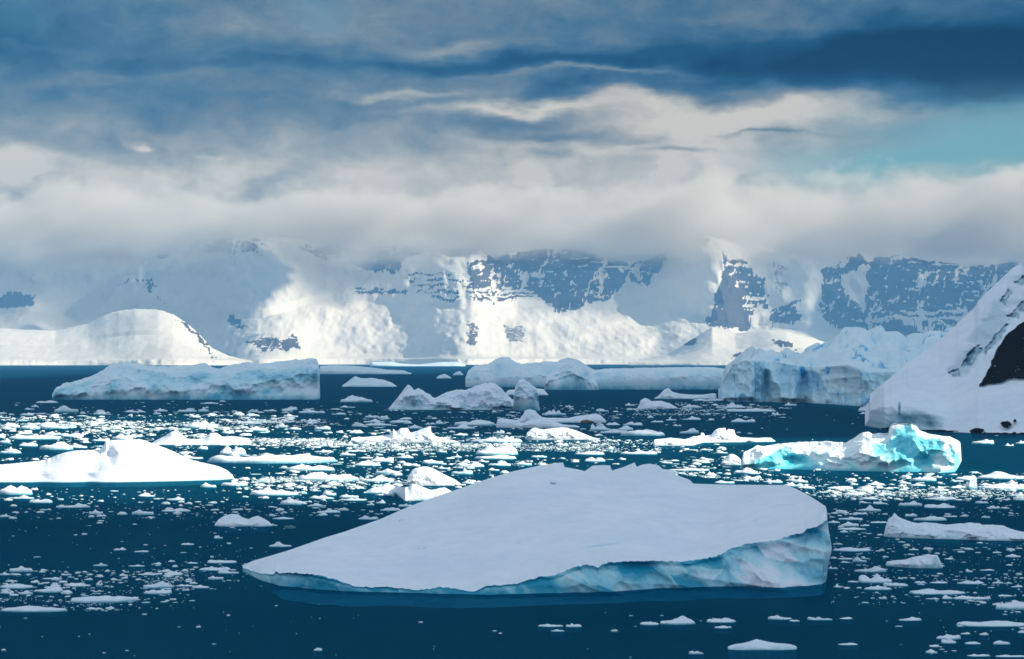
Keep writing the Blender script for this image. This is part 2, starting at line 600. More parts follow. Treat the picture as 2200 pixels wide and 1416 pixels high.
        o = mesh_obj(nm, W.reshape(-1, 3)[use], remap[fs], M_mtn, attrs={'rock': A.ravel()[use], 'blue': np.zeros(len(use))}, origin=org)
        o['kind'] = 'structure'
        return o

    piece(name, False)
    if (k < Z.shape[0]).any():
        piece(name + '_summits', True)


ZCUT = 470.0        # base of the low cloud; the hazy air lies below it
main_top = [(100, 690), (180, 680), (230, 650), (262, 600), (300, 560), (335, 541), (400, 522), (480, 514), (560, 513), (640, 518), (720, 528), (800, 530),
            (930, 530), (965, 546), (1000, 545), (1012, 538), (1028, 535), (1042, 546), (1060, 553), (1100, 543), (1180, 533), (1250, 536),
            (1300, 553), (1350, 563), (1400, 556), (1424, 540), (1440, 524), (1500, 512), (1560, 514), (1600, 524), (1650, 530),
            (1700, 545), (1760, 556), (1800, 553), (1850, 540), (1885, 553), (1940, 548), (1990, 560), (2040, 566), (2100, 572), (2160, 566), (2230, 545), (2400, 540)]
main_spur = [(100, 900), (300, 760), (440, 560), (545, -180), (600, -60), (700, 420), (800, 500), (900, 250), (975, -260), (1010, -260), (1100, 160), (1250, 360),
             (1400, 420), (1490, 60), (1560, -140), (1610, 300), (1680, 160), (1745, -200), (1800, 260), (1880, 420), (1960, 100), (2100, -150), (2400, -300)]
main_wall = [(100, .3), (560, .32), (700, .5), (950, .48), (1200, .48), (1400, .5), (1500, .34), (1600, .3), (1900, .27), (2400, .27)]
main_rocks = [
    ([(1000, 568), (1030, 556), (1100, 540), (1180, 528), (1250, 538), (1300, 555), (1350, 565), (1400, 552), (1432, 536), (1420, 580), (1392, 612), (1345, 600),
      (1310, 642), (1260, 655), (1230, 668), (1190, 668), (1165, 640), (1145, 622), (1060, 618), (998, 622), (1012, 596)], .95),
    ([(1000, 616), (1060, 614), (1150, 616), (1150, 645), (1060, 652), (1000, 640)], .95, 11),
    ([(640, 526), (935, 528), (900, 545), (862, 560), (850, 592), (790, 580), (740, 552), (690, 556), (660, 545)], .8),
    ([(760, 618), (870, 622), (870, 634), (760, 628)], .8), ([(870, 585), (1000, 590), (985, 645), (900, 645)], .75, 13),
    ([(325, 548), (350, 534), (382, 526), (380, 548), (340, 560)], .7), ([(392, 515), (470, 505), (560, 512), (556, 545), (480, 540), (400, 552)], .55),
    ([(480, 678), (520, 684), (535, 700), (500, 700)], .9), ([(530, 738), (585, 722), (605, 735), (632, 715), (655, 750), (600, 752), (565, 756)], .9),
    ([(255, 612), (290, 596), (320, 600), (350, 640), (362, 664), (340, 640), (312, 612), (280, 606)], .8),
    ([(1556, 545), (1590, 555), (1640, 600), (1645, 660), (1600, 712), (1520, 700), (1545, 610)], .8),  # dark bluish area, given the rock colour
    ([(1650, 668), (1720, 640), (1715, 690), (1655, 704)], .85), ([(1765, 575), (1850, 540), (1862, 565), (1800, 600), (1770, 610)], .9),
    ([(1770, 610), (1800, 604), (1850, 668), (1870, 708), (1780, 700), (1755, 668)], .9),
    ([(1862, 560), (1900, 548), (2000, 556), (2170, 562), (2240, 600), (2200, 660), (2080, 664), (1880, 672), (1850, 690), (1862, 640)], .97),
    ([(1870, 664), (2090, 660), (2080, 704), (1880, 704)], .9, 15), ([(1860, 700), (2080, 702), (2080, 720), (1860, 722)], .95),
    ([(1660, 560), (1690, 570), (1700, 600), (1680, 640), (1665, 610)], .5),
    ([(480, 540), (500, 538), (505, 570), (490, 580)], .4),
    ([(1080, 700), (1130, 700), (1125, 735), (1090, 730)], .55), ([(1005, 690), (1030, 700), (1020, 745), (1000, 740)], .6),
]
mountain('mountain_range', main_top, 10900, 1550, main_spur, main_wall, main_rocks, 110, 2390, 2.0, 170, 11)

far_top = [(-300, 522), (0, 520), (100, 521), (200, 523), (300, 536), (420, 562), (520, 600)]
mountain('far_mountain', far_top, 11800, 1400, [(-300, 0), (0, -200), (60, -260), (140, 120), (240, 0), (520, 300)], [(-300, .4), (520, .4)],
         [([(-40, 645), (40, 622), (75, 636), (72, 655), (20, 668), (-40, 672)], .8), ([(62, 575), (80, 560), (82, 610), (60, 620)], .45)],
         -300, 520, 3.0, 90, 71, gully=50)
dome_top = [(-260, 705), (-100, 708), (0, 706), (120, 712), (190, 695), (228, 676), (255, 667), (290, 664), (340, 667), (372, 678), (400, 696),
            (430, 722), (455, 750), (490, 768), (530, 777), (545, 781)]
mountain('snow_dome', dome_top, 9500, 900, [(-260, 100), (0, 0), (150, 150), (230, 120), (290, -60), (380, -120), (460, 60), (545, 300)],
         [(-260, .5), (545, .5)], [([(385, 684), (400, 688), (470, 768), (455, 768), (420, 725)], .9)], -260, 545, 2.5, 70, 83, gully=12, ripple=.45, cliff=16)
foot_top = [(1350, 784), (1390, 775), (1440, 758), (1475, 736), (1512, 714), (1530, 703), (1552, 708), (1580, 716), (1650, 710), (1690, 712), (1740, 726), (1800, 742), (1900, 765), (2000, 772)]
mountain('snowy_foothill', foot_top, 9700, 800, [(1350, 300), (1440, 160), (1515, -60), (1560, 20), (1640, -120), (1740, -160), (2000, 100)],
         [(1350, .5), (2000, .5)], [([(1445, 735), (1480, 722), (1500, 735), (1465, 745)], .8), ([(1655, 728), (1700, 736), (1705, 752), (1680, 756)], .8),
                                    ([(1575, 762), (1640, 756), (1720, 752), (1720, 765), (1570, 772)], .95)],
         1350, 2000, 2.5, 70, 97, gully=18, ripple=.6, cliff=10)

# ------------------------------------------------------------------ snow hill on the right
def hill():
    us = np.arange(1858, 2620, 2.0)
    foot = prof([(1858, 914), (1900, 922), (2000, 926), (2100, 931), (2200, 934), (2620, 940)])(us)
    top = prof([(1858, 904), (1866, 880), (1870, 846), (1900, 820), (1950, 782), (2000, 744), (2050, 702), (2092, 662), (2100, 648), (2150, 602), (2200, 552), (2300, 470), (2450, 370), (2620, 300)])(us) + 3.5 * fbm(us / 16, 0, 260, 4) * sst(us, 1875, 1920)
    cl = prof([(1858, .3), (1870, .55), (1900, .5), (1950, .36), (2000, .22), (2040, .12), (2620, .05)])(us)[None]
    rows = 190
    t = np.linspace(0, 1, rows)[:, None]
    Yf = dist(foot)[None]
    D = prof([(1858, 8), (1872, 40), (2000, 130), (2200, 230), (2620, 420)])(us)[None]
    # cliff part first (little depth, all the height), then the slope
    tc = .22
    a = np.clip(t / tc, 0, 1); b = np.clip((t - tc) / (1 - tc), 0, 1)
    Y = Yf + D * (.07 * a + .93 * b ** 1.05)
    Yr = (Yf + D)
    H = wz(top[None], Yr)
    Z = H * (cl * a + (1 - cl) * b ** .95)
    U = us[None] + 0 * t
    fade = sst(t, 0, .08) * (1 - sst(t, .9, 1))
    cliffm = (1 - sst(t, tc * .9, tc * 1.1)) * sst(cl, .08, .25)
    X = wx(U, Y)
    rel = fbm(X / 30, Z / 20, 201, 6, .52) * 2.6
    cr = ridged(X / 9 + Z / 14, Z / 16, 205, 4, .55)
    pu, pv = topix(X, Y, Z)
    # crevassed, broken strip running down the slope
    strip = np.zeros_like(X)
    ju = pu + 12 * fbm(pu / 25, pv / 25, 231, 5); jv = pv + 12 * fbm(pu / 25 + 5, pv / 25, 232, 5)
    ax = np.interp(jv, [540, 620, 700, 760, 800, 830], [2250, 2195, 2130, 2095, 2060, 2040])
    wdt = np.interp(jv, [540, 700, 800, 830], [60, 40, 34, 14])
    strip = np.exp(-((ju - ax) / wdt) ** 2 * 1.3) * sst(jv, 835, 800)
    Y = Y - fade * rel - cliffm * (scallop(X / 6 + .3 * Z / 5, Z / 6, 207) * 2.2 + (cr - .5) * 3)
    Y = Y + strip * (ridged(X / 14 - Z / 20, Z / 13, 209, 4) - .45) * 22
    Z = Z + fade * rel * .5 + strip * fbm(X / 8, Z / 8, 211, 4) * 2.0
    # black rock outcrop: bulges out of the snow
    rk = np.array([(2103, 830), (2118, 806), (2130, 775), (2146, 742), (2166, 716), (2200, 684), (2300, 600), (2480, 560), (2480, 800), (2300, 815), (2200, 812), (2168, 812), (2140, 822)])
    rj_u = pu + 3 * fbm(pu / 9, pv / 9, 221, 4); rj_v = pv + 3 * fbm(pu / 9 + 7, pv / 9, 222, 4)
    rock = inpoly(rj_u, rj_v, rk).astype(float)
    rock = rock * (1 - sst(ridged(pu / 26 + pv / 30, pv / 11 - pu / 50, 224, 4, .6), .86, .93))
    for (cx, cy, rx, ry) in [(2160, 909, 10, 8), (2179, 901, 4, 3), (2098, 925, 16, 7), (2000, 926, 60, 3), (2160, 932, 80, 3), (1900, 921, 40, 3)]:
        rock = np.maximum(rock, (((rj_u - cx) / rx) ** 2 + ((rj_v - cy) / ry) ** 2 < 1).astype(float))
    Y = Y - rock * (1.5 + 2.5 * ridged(X / 6, Z / 6, 223, 4)) * fade
    Z[0] = -1.5
    blue = np.clip(cliffm * (.72 + .8 * fbm(X / 7, Z / 3, 241, 5)), 0, 1.1)
    blue = np.maximum(blue, np.clip(strip * (ridged(X / 9 - Z / 14, Z / 9, 209, 5, .6) * 2.2 - .95), 0, .5))
    hu = pu + 7 * fbm(pu / 12, pv / 12, 251, 4); hv = pv + 7 * fbm(pu / 12 + 5, pv / 12, 252, 4)
    for poly in ([(2062, 790), (2074, 770), (2100, 746), (2108, 760), (2090, 778), (2070, 792)], [(2112, 762), (2124, 735), (2146, 708), (2164, 694), (2160, 716), (2136, 740), (2120, 766)],
                 [(2166, 676), (2200, 644), (2230, 630), (2225, 655), (2188, 678)], [(2176, 608), (2200, 592), (2230, 580), (2215, 602), (2190, 612)], [(2040, 800), (2056, 792), (2062, 806), (2048, 814)],
                 [(2150, 640), (2165, 618), (2172, 626), (2158, 652)]):
        m = inpoly(hu, hv, poly) * 1.0
        blue = np.maximum(blue, m * (.75 + .9 * fbm(pu / 8, pv / 6, 255, 4)))
        Y = Y + m * 3.0
    X = wx(U, Y)
    streak = np.exp(-((pu - 1932) / 3.0) ** 2) * sst(pv, 855, 870) * (1 - sst(pv, 890, 900))
    blue = np.maximum(blue, streak * 1.3)
    X = wx(U, Y)
    V = np.stack([X, Y, np.maximum(Z, -1.5)], -1)
    back = V[-1].copy(); back[:, 1] += 260; back[:, 0] = wx(us, back[:, 1]); back[:, 2] *= .5
    V = np.concatenate([V, back[None]], 0)
    z1 = np.zeros((1, len(us)))
    o = mesh_obj('snow_hill', V, gridfaces(*V.shape[:2]), M_hill, attrs={'rock': np.vstack([rock, z1]), 'blue': np.vstack([blue, z1])},
                 origin=(float(wx(2100, 690)), 690, 0))
    o['kind'] = 'structure'


hill()


def glacier():
    us = np.arange(1543, 2110, 1.6)
    foot = prof([(1543, 858), (1550, 862), (1620, 864), (1750, 867), (1880, 874), (2110, 880)])(us)
    lip = prof([(1543, 850), (1549, 835), (1560, 806), (1575, 782), (1600, 774), (1660, 776), (1700, 784), (1760, 790), (1820, 784), (1870, 800), (1950, 800), (2110, 800)])(us)
    top = prof([(1543, 845), (1549, 828), (1560, 798), (1575, 776), (1600, 768), (1618, 764), (1628, 770), (1650, 770), (1690, 760), (1720, 764), (1740, 752), (1775, 748),
                (1800, 726), (1812, 710), (1850, 708), (1870, 714), (1895, 707), (1915, 722), (1940, 728), (1975, 722), (2000, 712), (2045, 711), (2060, 722), (2110, 730)])(us)
    rows = 170
    t = np.linspace(0, 1, rows)[:, None]
    tc = .42
    a = np.clip(t / tc, 0, 1); b = np.clip((t - tc) / (1 - tc), 0, 1)
    Yf = dist(foot)[None] + 40 * fbm(us / 55, 0, 301, 3)[None]
    D = prof([(1543, 30), (1575, 120), (1700, 260), (1850, 420), (2110, 460)])(us)[None]
    Yc = Yf + 10
    Y = Yf + 10 * a + D * b
    Hc = wz(lip[None], Yc); Ht = wz(top[None], Yc + D)
    Z = Hc * a ** .9 + (Ht - Hc) * b ** .9
    U = us[None] + 0 * t
    X = wx(U, Y)
    cm = 1 - sst(t, tc - .03, tc + .06)
    fade = sst(t, 0, .05)
    fz = scallop(X / 8 + .1 * Z / 8, Z / 13, 311); fz2 = scallop(X / 3.4, Z / 5, 315)
    col = ridged(X / 13, Z / 60, 317, 3)
    cre = ridged(X / 6, Z / 40, 318, 3)
    Y = Y - cm * fade * (fz * 7.0 + fz2 * 3.2 + scallop(X / 1.6, Z / 2.2, 319) * 1.1 + (col - .5) * 12)
    # seracs
    f1, f2, r = cells(X / 12 + .3 * fbm(X / 12, Y / 20, 330, 3), Y / 34, 321)
    g1, g2, q = cells(X / 3.6, Y / 9, 325)
    edge = sst(f2 - f1, .0, .16)
    sm = sst(t, tc + .01, tc + .12)
    keep = 1.5 - .5 * sst(t, .93, 1)
    dz = sm * keep * ((r[0] - .45) * 5.5 + scallop(X / 9, Y / 30, 327) * -2.2 - (1 - edge) * 2.0 + fbm(X / 25, Y / 60, 331, 4) * 4)
    kz = np.array([1, 2, 3, 2, 1]) / 9.
    dz = np.apply_along_axis(lambda q_: np.convolve(np.pad(q_, 2, mode='edge'), kz, 'valid'), 1, dz)
    dz = np.apply_along_axis(lambda q_: np.convolve(np.pad(q_, 2, mode='edge'), kz, 'valid'), 0, dz)
    Z = Z + dz
    Z = np.maximum(Z, .2)
    Z[0] = -1.5
    blue = cm * (.52 + .6 * fbm(X / 7, Z / 10, 341, 5) + .5 * np.clip(.42 - col, 0, 1)) + cm * np.clip(cre - .86, 0, 1) * 7
    blue = np.maximum(blue, sm * ((1 - edge) * 1.1 * sst(vn(X / 12, Y / 40, 343), .45, .7) + .16 + .25 * fbm(X / 9, Y / 30, 344, 4)))
    pu, pv = topix(X, Y, Z)
    gu = pu + 5 * fbm(pu / 8, pv / 12, 351, 4); gv = pv + 8 * fbm(pu / 8 + 3, pv / 8, 352, 4)
    for (cu, cv, ru, rv) in [(1747, 805, 4, 20), (1777, 794, 5, 11), (1724, 808, 6, 12), (1818, 818, 3, 6), (1853, 806, 6, 8), (1876, 783, 5, 10), (1817, 742, 10, 4), (2025, 722, 2, 11), (1950, 770, 6, 6), (1800, 845, 7, 16), (1600, 852, 12, 9)]:
        blue = np.maximum(blue, 1.0 * np.exp(-((gu - cu) / ru) ** 2 - ((gv - cv) / rv) ** 2))
    X = wx(U, Y)
    V = np.stack([X, Y, Z], -1)
    back = V[-1].copy(); back[:, 1] += 300; back[:, 0] = wx(us, back[:, 1]); back[:, 2] *= .4
    V = np.concatenate([V, back[None]], 0)
    blue = np.vstack([np.clip(blue, 0, 1.4), np.zeros((1, len(us)))])
    o = mesh_obj('glacier', V, gridfaces(*V.shape[:2]), M_glac, attrs={'rock': blue * 0, 'blue': blue}, origin=(float(wx(1750, 1180)), 1180, 0))
    tag(o, 'blue crevassed glacier front ending in an ice cliff beside the snow hill', 'glacier')


glacier()

# ------------------------------------------------------------------ icebergs from their outline
LAND = []      # (short phrase, u, v) used to tell floes apart


def berg(name, label, pts, vw, depth, mat=None, p=.6, seed=1, facet=.6, cell=.18, lump=.5, blue=None, ice_front=.35, cat='iceberg', phrase=None, ridge_t=.5,
         du=None, rows=100, parent=None, foot=None, group=None, hollows=(), lean_r=0., lean_l=0., blur=5.):
    """outline pts (photo pixels) standing on the water at row vw; depth in metres, away from the camera"""
    mat = mat or M_snow
    P = np.array(pts, float)
    u0, u1 = P[0, 0], P[-1, 0]
    n = int(np.clip((u1 - u0) / (du or max((u1 - u0) / 400., .8)), 30, 420))
    us = np.linspace(u0, u1, n)
    vt = np.interp(us, P[:, 0], P[:, 1])
    vf = np.full(n, float(vw)) if foot is None else prof(foot)(us)
    s = (us - (u0 + u1) / 2) / ((u1 - u0) / 2)
    rnd = np.sqrt(np.clip(1 - np.abs(s) ** 4, 0.02, 1))
    d0 = dist(vf)
    Dr = depth * rnd
    Yf = d0 + (depth - Dr) * .12
    t = np.concatenate([np.linspace(0, .5, int(rows * .68)), np.linspace(.5, 1, rows - int(rows * .68) + 1)[1:]])[:, None]
    Yr = Yf + Dr * ridge_t
    H = np.maximum(wz(vt, Yr), .15)
    Hs = float(H.max())
    pp = np.asarray(p(us) if callable(p) else np.full(n, p))[None]
    a = np.clip(t / .5, 0, 1)
    b = np.clip((t - .5) / .5, 0, 1)
    zf = a ** pp
    zz = np.where(t <= .5, zf, np.cos(b * math.pi / 2) ** .6)
    # the steep share of the face takes little depth
    Y = Yf[None] + Dr[None] * (ridge_t * a ** 1.25 + (1 - ridge_t) * b)
    kw = max(5, int(n * .09) | 1)
    kk = np.hanning(kw + 2); kk /= kk.sum()
    Hsm = np.convolve(np.pad(H, (kw + 2) // 2, mode='edge'), kk, 'valid')[:n]
    inn = sst(1 - np.abs(s), 0, .12)
    Hsm = H + (Hsm - H) * inn
    Z = Hsm[None] * zz + (H - Hsm)[None] * np.clip(zz, 0, 1) ** 4
    ul = us[None] + (lean_r * sst(s, .7, 1)[None] - lean_l * sst(-s, .7, 1)[None]) * np.clip(zz, 0, 1) ** .8
    X = wx(ul, Y)
    W = (u1 - u0) * d0.mean() / F
    sc = max(Hs * cell * 3.2, .25)
    fade = sst(t, 0, .06) * (1 - .8 * np.exp(-((t - .5) / .05) ** 2)) * sst(1 - np.abs(s), 0, .04)[None]
    fz = scallop(X / sc * .8 + seed + .35 * Z / sc, Z / sc * .7 + Y / sc * .4, seed) + .4 * scallop(X / sc * 2.1 + seed, Z / sc * 1.9 + Y / sc, seed + 7) + .2 * scallop(X / sc * 5 + seed, Z / sc * 4.6 + Y / sc * 2, seed + 8)
    lm = fbm(X / (sc * 2.2) + seed * 3.3, Y / (sc * 2.2) + Z / (sc * 2.2), seed + 11, 5)
    steep = 1 - sst(a, .45, .9)
    Y2 = Y - fade * (fz * facet * sc * .32 * (.35 + .65 * steep) + lm * lump * sc * .6)
    Z2 = Z + fade * lm * lump * Hs * .09 + fade * (1 - steep) * fz * facet * Hs * .035
    pu, pv = topix(X, Y, Z)
    for (cu, cv, ru, rv, amt) in hollows:
        g = np.exp(-((pu - cu) / ru) ** 2 - ((pv - cv) / rv) ** 2) * (t < .5)
        Y2 = Y2 + g * amt
    # fine chips along the crest
    Z2 = Z2 + Hs * .016 * fbm(us / 6.5, 0, seed + 15, 3)[None] * np.exp(-((t - .5) / .08) ** 2)
    Z2 = np.maximum(Z2, -.2)
    Z2[0] = -.8
    Z2[-1] = -.8
    X2 = wx(ul, Y2)
    bl = ice_front * steep * (.55 + .9 * fbm(X / sc * 1.3, Z / sc * 1.7, seed + 19, 5))
    bl = bl + .9 * np.exp(-np.maximum(Z2, 0) / max(.03 * Hs, .12))          # wet, bare ice at the waterline
    if blue is not None:
        ju = pu + 6 * fbm(pu / 14, pv / 10, seed + 31, 4); jv = pv + 4 * fbm(pu / 12 + 4, pv / 9, seed + 33, 4)
        blur_k = [(ra * math.cos(q_) * blur, ra * math.sin(q_) * blur * .6) for ra in (.35, 1.) for q_ in np.arange(0, 6.28, .7)]
        for poly, amt in blue:
            m = sum(inpoly(ju + a_, jv + b_, poly) * 1.0 for a_, b_ in blur_k) / len(blur_k) * (t <= .5)
            bl = np.maximum(bl, m * amt * (.95 + .45 * fbm(pu / 16, pv / 12, seed + 35, 5)))
    V = np.stack([X2, Y2, Z2], -1)
    org = (float(wx((u0 + u1) / 2, d0.mean())), float(d0.mean() + depth / 2), 0.0)
    o = mesh_obj(name, V, gridfaces(*V.shape[:2]), mat, parent, {'blue': np.clip(bl, 0, 1.3), 'rock': bl * 0}, origin=org)
    if parent is None:
        tag(o, label, cat, group)
    if phrase:
        LAND.append((phrase, (u0 + u1) / 2, float(vw), (u1 - u0) / 2))
    return o


# bergs far off, in cloud shade
berg('iceberg', 'long shaded tabular berg far off between the tower berg and the glacier',
     [(1262, 836), (1264, 806), (1272, 796), (1300, 792), (1380, 790), (1460, 789), (1530, 789), (1556, 792), (1562, 800), (1564, 836)], 837, 70, M_pale, p=.25, seed=3, facet=.6, lump=.2, ice_front=.6, phrase='the far tabular berg')
berg('iceberg', 'broad shaded far berg with a rounded knob on top',
     [(1000, 812), (1006, 796), (1020, 786), (1050, 781), (1064, 772), (1080, 767), (1095, 768), (1106, 777), (1120, 782), (1150, 779), (1175, 776), (1215, 779), (1235, 783), (1270, 790), (1275, 828)], 832, 90, M_pale, p=.4, seed=5, facet=.7, lump=.3, ice_front=.6, phrase='the knobbed far berg')
berg('iceberg', 'pale far hump of ice poking up behind the tower berg',
     [(1178, 800), (1190, 782), (1205, 772), (1220, 768), (1240, 772), (1262, 786), (1280, 796)], 812, 60, M_pale, p=.5, seed=6, facet=.3, ice_front=.2)
berg('iceberg', 'blocky shaded tower berg with a vertical cleft in front of the tabular berg',
     [(1170, 832), (1174, 808), (1186, 800), (1200, 796), (1208, 786), (1222, 780), (1236, 774), (1250, 782), (1262, 796), (1268, 812), (1280, 818), (1286, 836)], 838, 40, M_pale, p=.3, seed=8, facet=1.5, ice_front=.8, phrase='the tower berg')
berg('iceberg', 'low flat berg near the far shore behind the long sloping berg',
     [(684, 802), (688, 786), (720, 784), (760, 786), (800, 790), (830, 794), (868, 796), (884, 802)], 804, 160, M_pale, p=.35, seed=12, facet=.4, ice_front=.3)
berg('iceberg', 'distant dark low berg on the shore line under the sunlit slopes',
     [(795, 785), (800, 778), (840, 777), (860, 781), (900, 783), (945, 778), (980, 777), (1000, 783)], 787, 260, M_pale, p=.4, seed=13, facet=.4, ice_front=.3)
berg('iceberg', 'small grey peaked berg off the right end of the long sloping berg',
     [(735, 829), (745, 822), (757, 812), (764, 808), (775, 813), (800, 812), (825, 816), (842, 822), (853, 830)], 831, 50, M_pale, p=.6, seed=14, phrase='the small grey peaked berg')
berg('iceberg', 'tiny distant pale hump right of the low flat berg', [(938, 811), (945, 806), (955, 803), (965, 808), (970, 812)], 813, 25, M_pale, p=.6, seed=16)
berg('iceberg', 'tiny distant white hump nearest the knobbed berg', [(972, 806), (980, 799), (988, 797), (995, 804)], 806, 25, M_pale, p=.6, seed=17)
berg('iceberg', 'long sloping shaded berg with a steep right end',
     [(112, 848), (118, 836), (130, 830), (136, 826), (150, 824), (200, 806), (240, 787), (262, 778), (290, 782), (320, 786), (360, 787), (400, 786), (440, 781), (456, 788), (470, 791),
      (500, 783), (535, 778), (560, 781), (600, 776), (640, 774), (660, 770), (680, 770), (685, 782), (687, 810), (688, 856)], 859, 75, M_pale, p=.55, seed=21, facet=1.5, cell=.14, lump=.6, ice_front=.9,
     phrase='the long sloping berg',
     blue=[([(430, 848), (480, 838), (520, 846), (560, 850), (545, 858), (440, 857)], .95), ([(545, 840), (575, 828), (610, 836), (600, 848), (560, 850)], .7)], hollows=[(500, 846, 60, 10, 3), (410, 815, 30, 25, 4), (300, 800, 40, 10, 3)])

# centre shaded group
berg('iceberg', 'broad white berg with a pointed left peak and low arch, centre distance',
     [(835, 878), (845, 866), (858, 850), (868, 836), (876, 826), (882, 829), (890, 838), (898, 834), (908, 840), (920, 848), (930, 856), (936, 856), (945, 850), (960, 842), (980, 838), (1000, 838), (1020, 830), (1040, 824), (1062, 823),
      (1075, 832), (1085, 844), (1100, 858), (1110, 864), (1116, 878)], 881, 30, M_snow, p=.85, seed=31, facet=2.2, lump=.4, ice_front=.35, phrase='the arched berg',
     blue=[([(850, 880), (893, 854), (915, 868), (922, 880)], .6), ([(930, 880), (940, 862), (958, 870), (975, 880)], .6), ([(980, 880), (990, 866), (1008, 866), (1010, 880)], .6),
           ([(1010, 880), (1015, 868), (1065, 872), (1100, 880)], .65), ([(1065, 880), (1078, 871), (1100, 873), (1104, 880)], 1.3)],
     hollows=[(1085, 878, 18, 7, 6), (950, 875, 14, 8, 3), (895, 872, 18, 9, 3)])
berg('iceberg', 'upright white block standing at the right end of the arched berg',
     [(1101, 878), (1104, 850), (1107, 832), (1113, 820), (1120, 814), (1130, 819), (1142, 826), (1154, 836), (1158, 846), (1156, 860), (1160, 880)], 882, 14, M_snow, p=.3, seed=33, facet=2.2, ice_front=.9)
berg('iceberg', 'low pale block just behind the upright white block', [(1085, 846), (1092, 838), (1110, 836), (1150, 834), (1168, 836), (1178, 848)], 849, 25, M_snow, p=.5, seed=34)
berg('iceberg', 'wedge shaped pale berg lying just in front of the glacier cliff',
     [(1405, 856), (1415, 850), (1426, 838), (1435, 833), (1445, 842), (1460, 846), (1490, 848), (1512, 848), (1530, 845), (1538, 846), (1540, 856)], 857, 22, M_snow, p=.6, seed=36, facet=.6, ice_front=.5, phrase='the wedge berg')
berg('iceberg', 'smooth rounded floe with a notched left shoulder below the wedge berg',
     [(1369, 877), (1374, 868), (1376, 860), (1385, 855), (1392, 857), (1400, 862), (1420, 861), (1440, 867), (1452, 874), (1456, 877)], 878, 12, M_snow, p=.6, seed=37, facet=.3, phrase='the notched floe', cat='ice floe')
# sunlit band
berg('iceberg', 'shaded low berg with a round knob behind the sunlit block floe',
     [(1103, 906), (1118, 898), (1124, 890), (1128, 882), (1138, 879), (1150, 882), (1156, 890), (1165, 897), (1180, 898), (1222, 898), (1240, 894), (1260, 892), (1280, 888), (1292, 894), (1302, 904)], 908, 12, M_snow, p=.5, seed=41, facet=.5, phrase='the round-knob berg')
berg('iceberg', 'sunlit low white berg with a block at its left end',
     [(1066, 914), (1069, 900), (1075, 898), (1112, 903), (1118, 909), (1124, 908), (1140, 902), (1160, 900), (1175, 899), (1190, 905), (1210, 912), (1235, 914), (1245, 916)], 919, 9, M_snow, p=.4, seed=42, facet=.5, phrase='the block-ended berg')
berg('iceberg', 'bright white low slab berg with a ragged top',
     [(1129, 943), (1132, 930), (1140, 922), (1150, 919), (1165, 923), (1185, 920), (1210, 918), (1230, 923), (1250, 930), (1270, 938), (1288, 943)], 945, 10, M_snow, p=.45, seed=43, facet=1.2, phrase='the ragged white slab')
berg('iceberg', 'castle-like white berg with square turrets on a long low floe',
     [(1403, 956), (1406, 944), (1420, 943), (1440, 940), (1470, 944), (1490, 938), (1505, 936), (1506, 930), (1512, 930), (1514, 936), (1528, 934), (1536, 924), (1545, 920), (1558, 919), (1560, 926), (1564, 922), (1577, 923), (1580, 934),
      (1590, 939), (1625, 941), (1655, 940), (1666, 948)], 952, 10, M_snow, p=.5, seed=45, facet=.9, foot=[(1403, 958), (1490, 957), (1510, 951), (1666, 949)], phrase='the castle berg')
berg('iceberg', 'jagged sunlit floe with two sharp fins',
     [(755, 941), (800, 938), (840, 934), (845, 922), (852, 928), (860, 920), (875, 919), (882, 930), (895, 926), (910, 920), (926, 915), (926, 930), (940, 939), (975, 946), (990, 950)], 951, 12, M_snow, p=.5, seed=46, facet=.8, ice_front=.35, phrase='the finned floe')
berg('iceberg', 'sharp peaked white berg with a low humped tail behind the big left berg',
     [(322, 955), (335, 947), (355, 937), (368, 928), (378, 924), (390, 933), (402, 942), (420, 944), (440, 940), (452, 930), (466, 930), (478, 938), (500, 937), (535, 942), (540, 948)], 956, 16, M_snow, p=.7, seed=47, facet=.25, ice_front=.1, phrase='the sharp peaked berg')
berg('iceberg', 'big sunlit white berg with a raised hump, cut by the left edge',
     [(-70, 1004), (0, 998), (60, 993), (95, 989), (110, 984), (135, 974), (160, 969), (200, 967), (215, 966), (224, 956), (228, 947), (245, 946), (280, 944), (305, 944), (325, 951), (355, 962), (385, 976), (410, 988), (440, 995), (470, 1002), (488, 1010), (500, 1020), (503, 1030)],
     1035, 34, M_snow, p=.95, seed=51, facet=.18, lump=.45, cell=.3, ice_front=.06, phrase='the big white berg',
     foot=[(-70, 1037), (250, 1036), (480, 1032), (503, 1031)], hollows=[(235, 978, 14, 14, 4), (85, 1025, 25, 12, 2.5), (185, 1025, 22, 12, 2.5)])
berg('iceberg', 'bright white mound with a steep left side behind the tilted slab',
     [(874, 1040), (877, 1022), (886, 1010), (900, 1003), (918, 1002), (930, 1006), (945, 1014), (960, 1022), (978, 1032), (992, 1040)], 1043, 9, M_snow, p=.55, seed=53, facet=1.1, phrase='the white mound', ice_front=.1)
berg('iceberg', 'crumbly white floe with blue hollows just below the white mound',
     [(782, 1058), (800, 1048), (830, 1044), (860, 1046), (878, 1046), (885, 1040), (896, 1041), (908, 1046), (925, 1052), (940, 1050), (955, 1047), (965, 1052), (975, 1060)], 1068, 8, M_snow, p=.55, seed=54, facet=1.0, cell=.25, foot=[(782, 1060), (850, 1060), (870, 1076), (940, 1074), (975, 1062)], ice_front=.35, phrase='the crumbly floe')
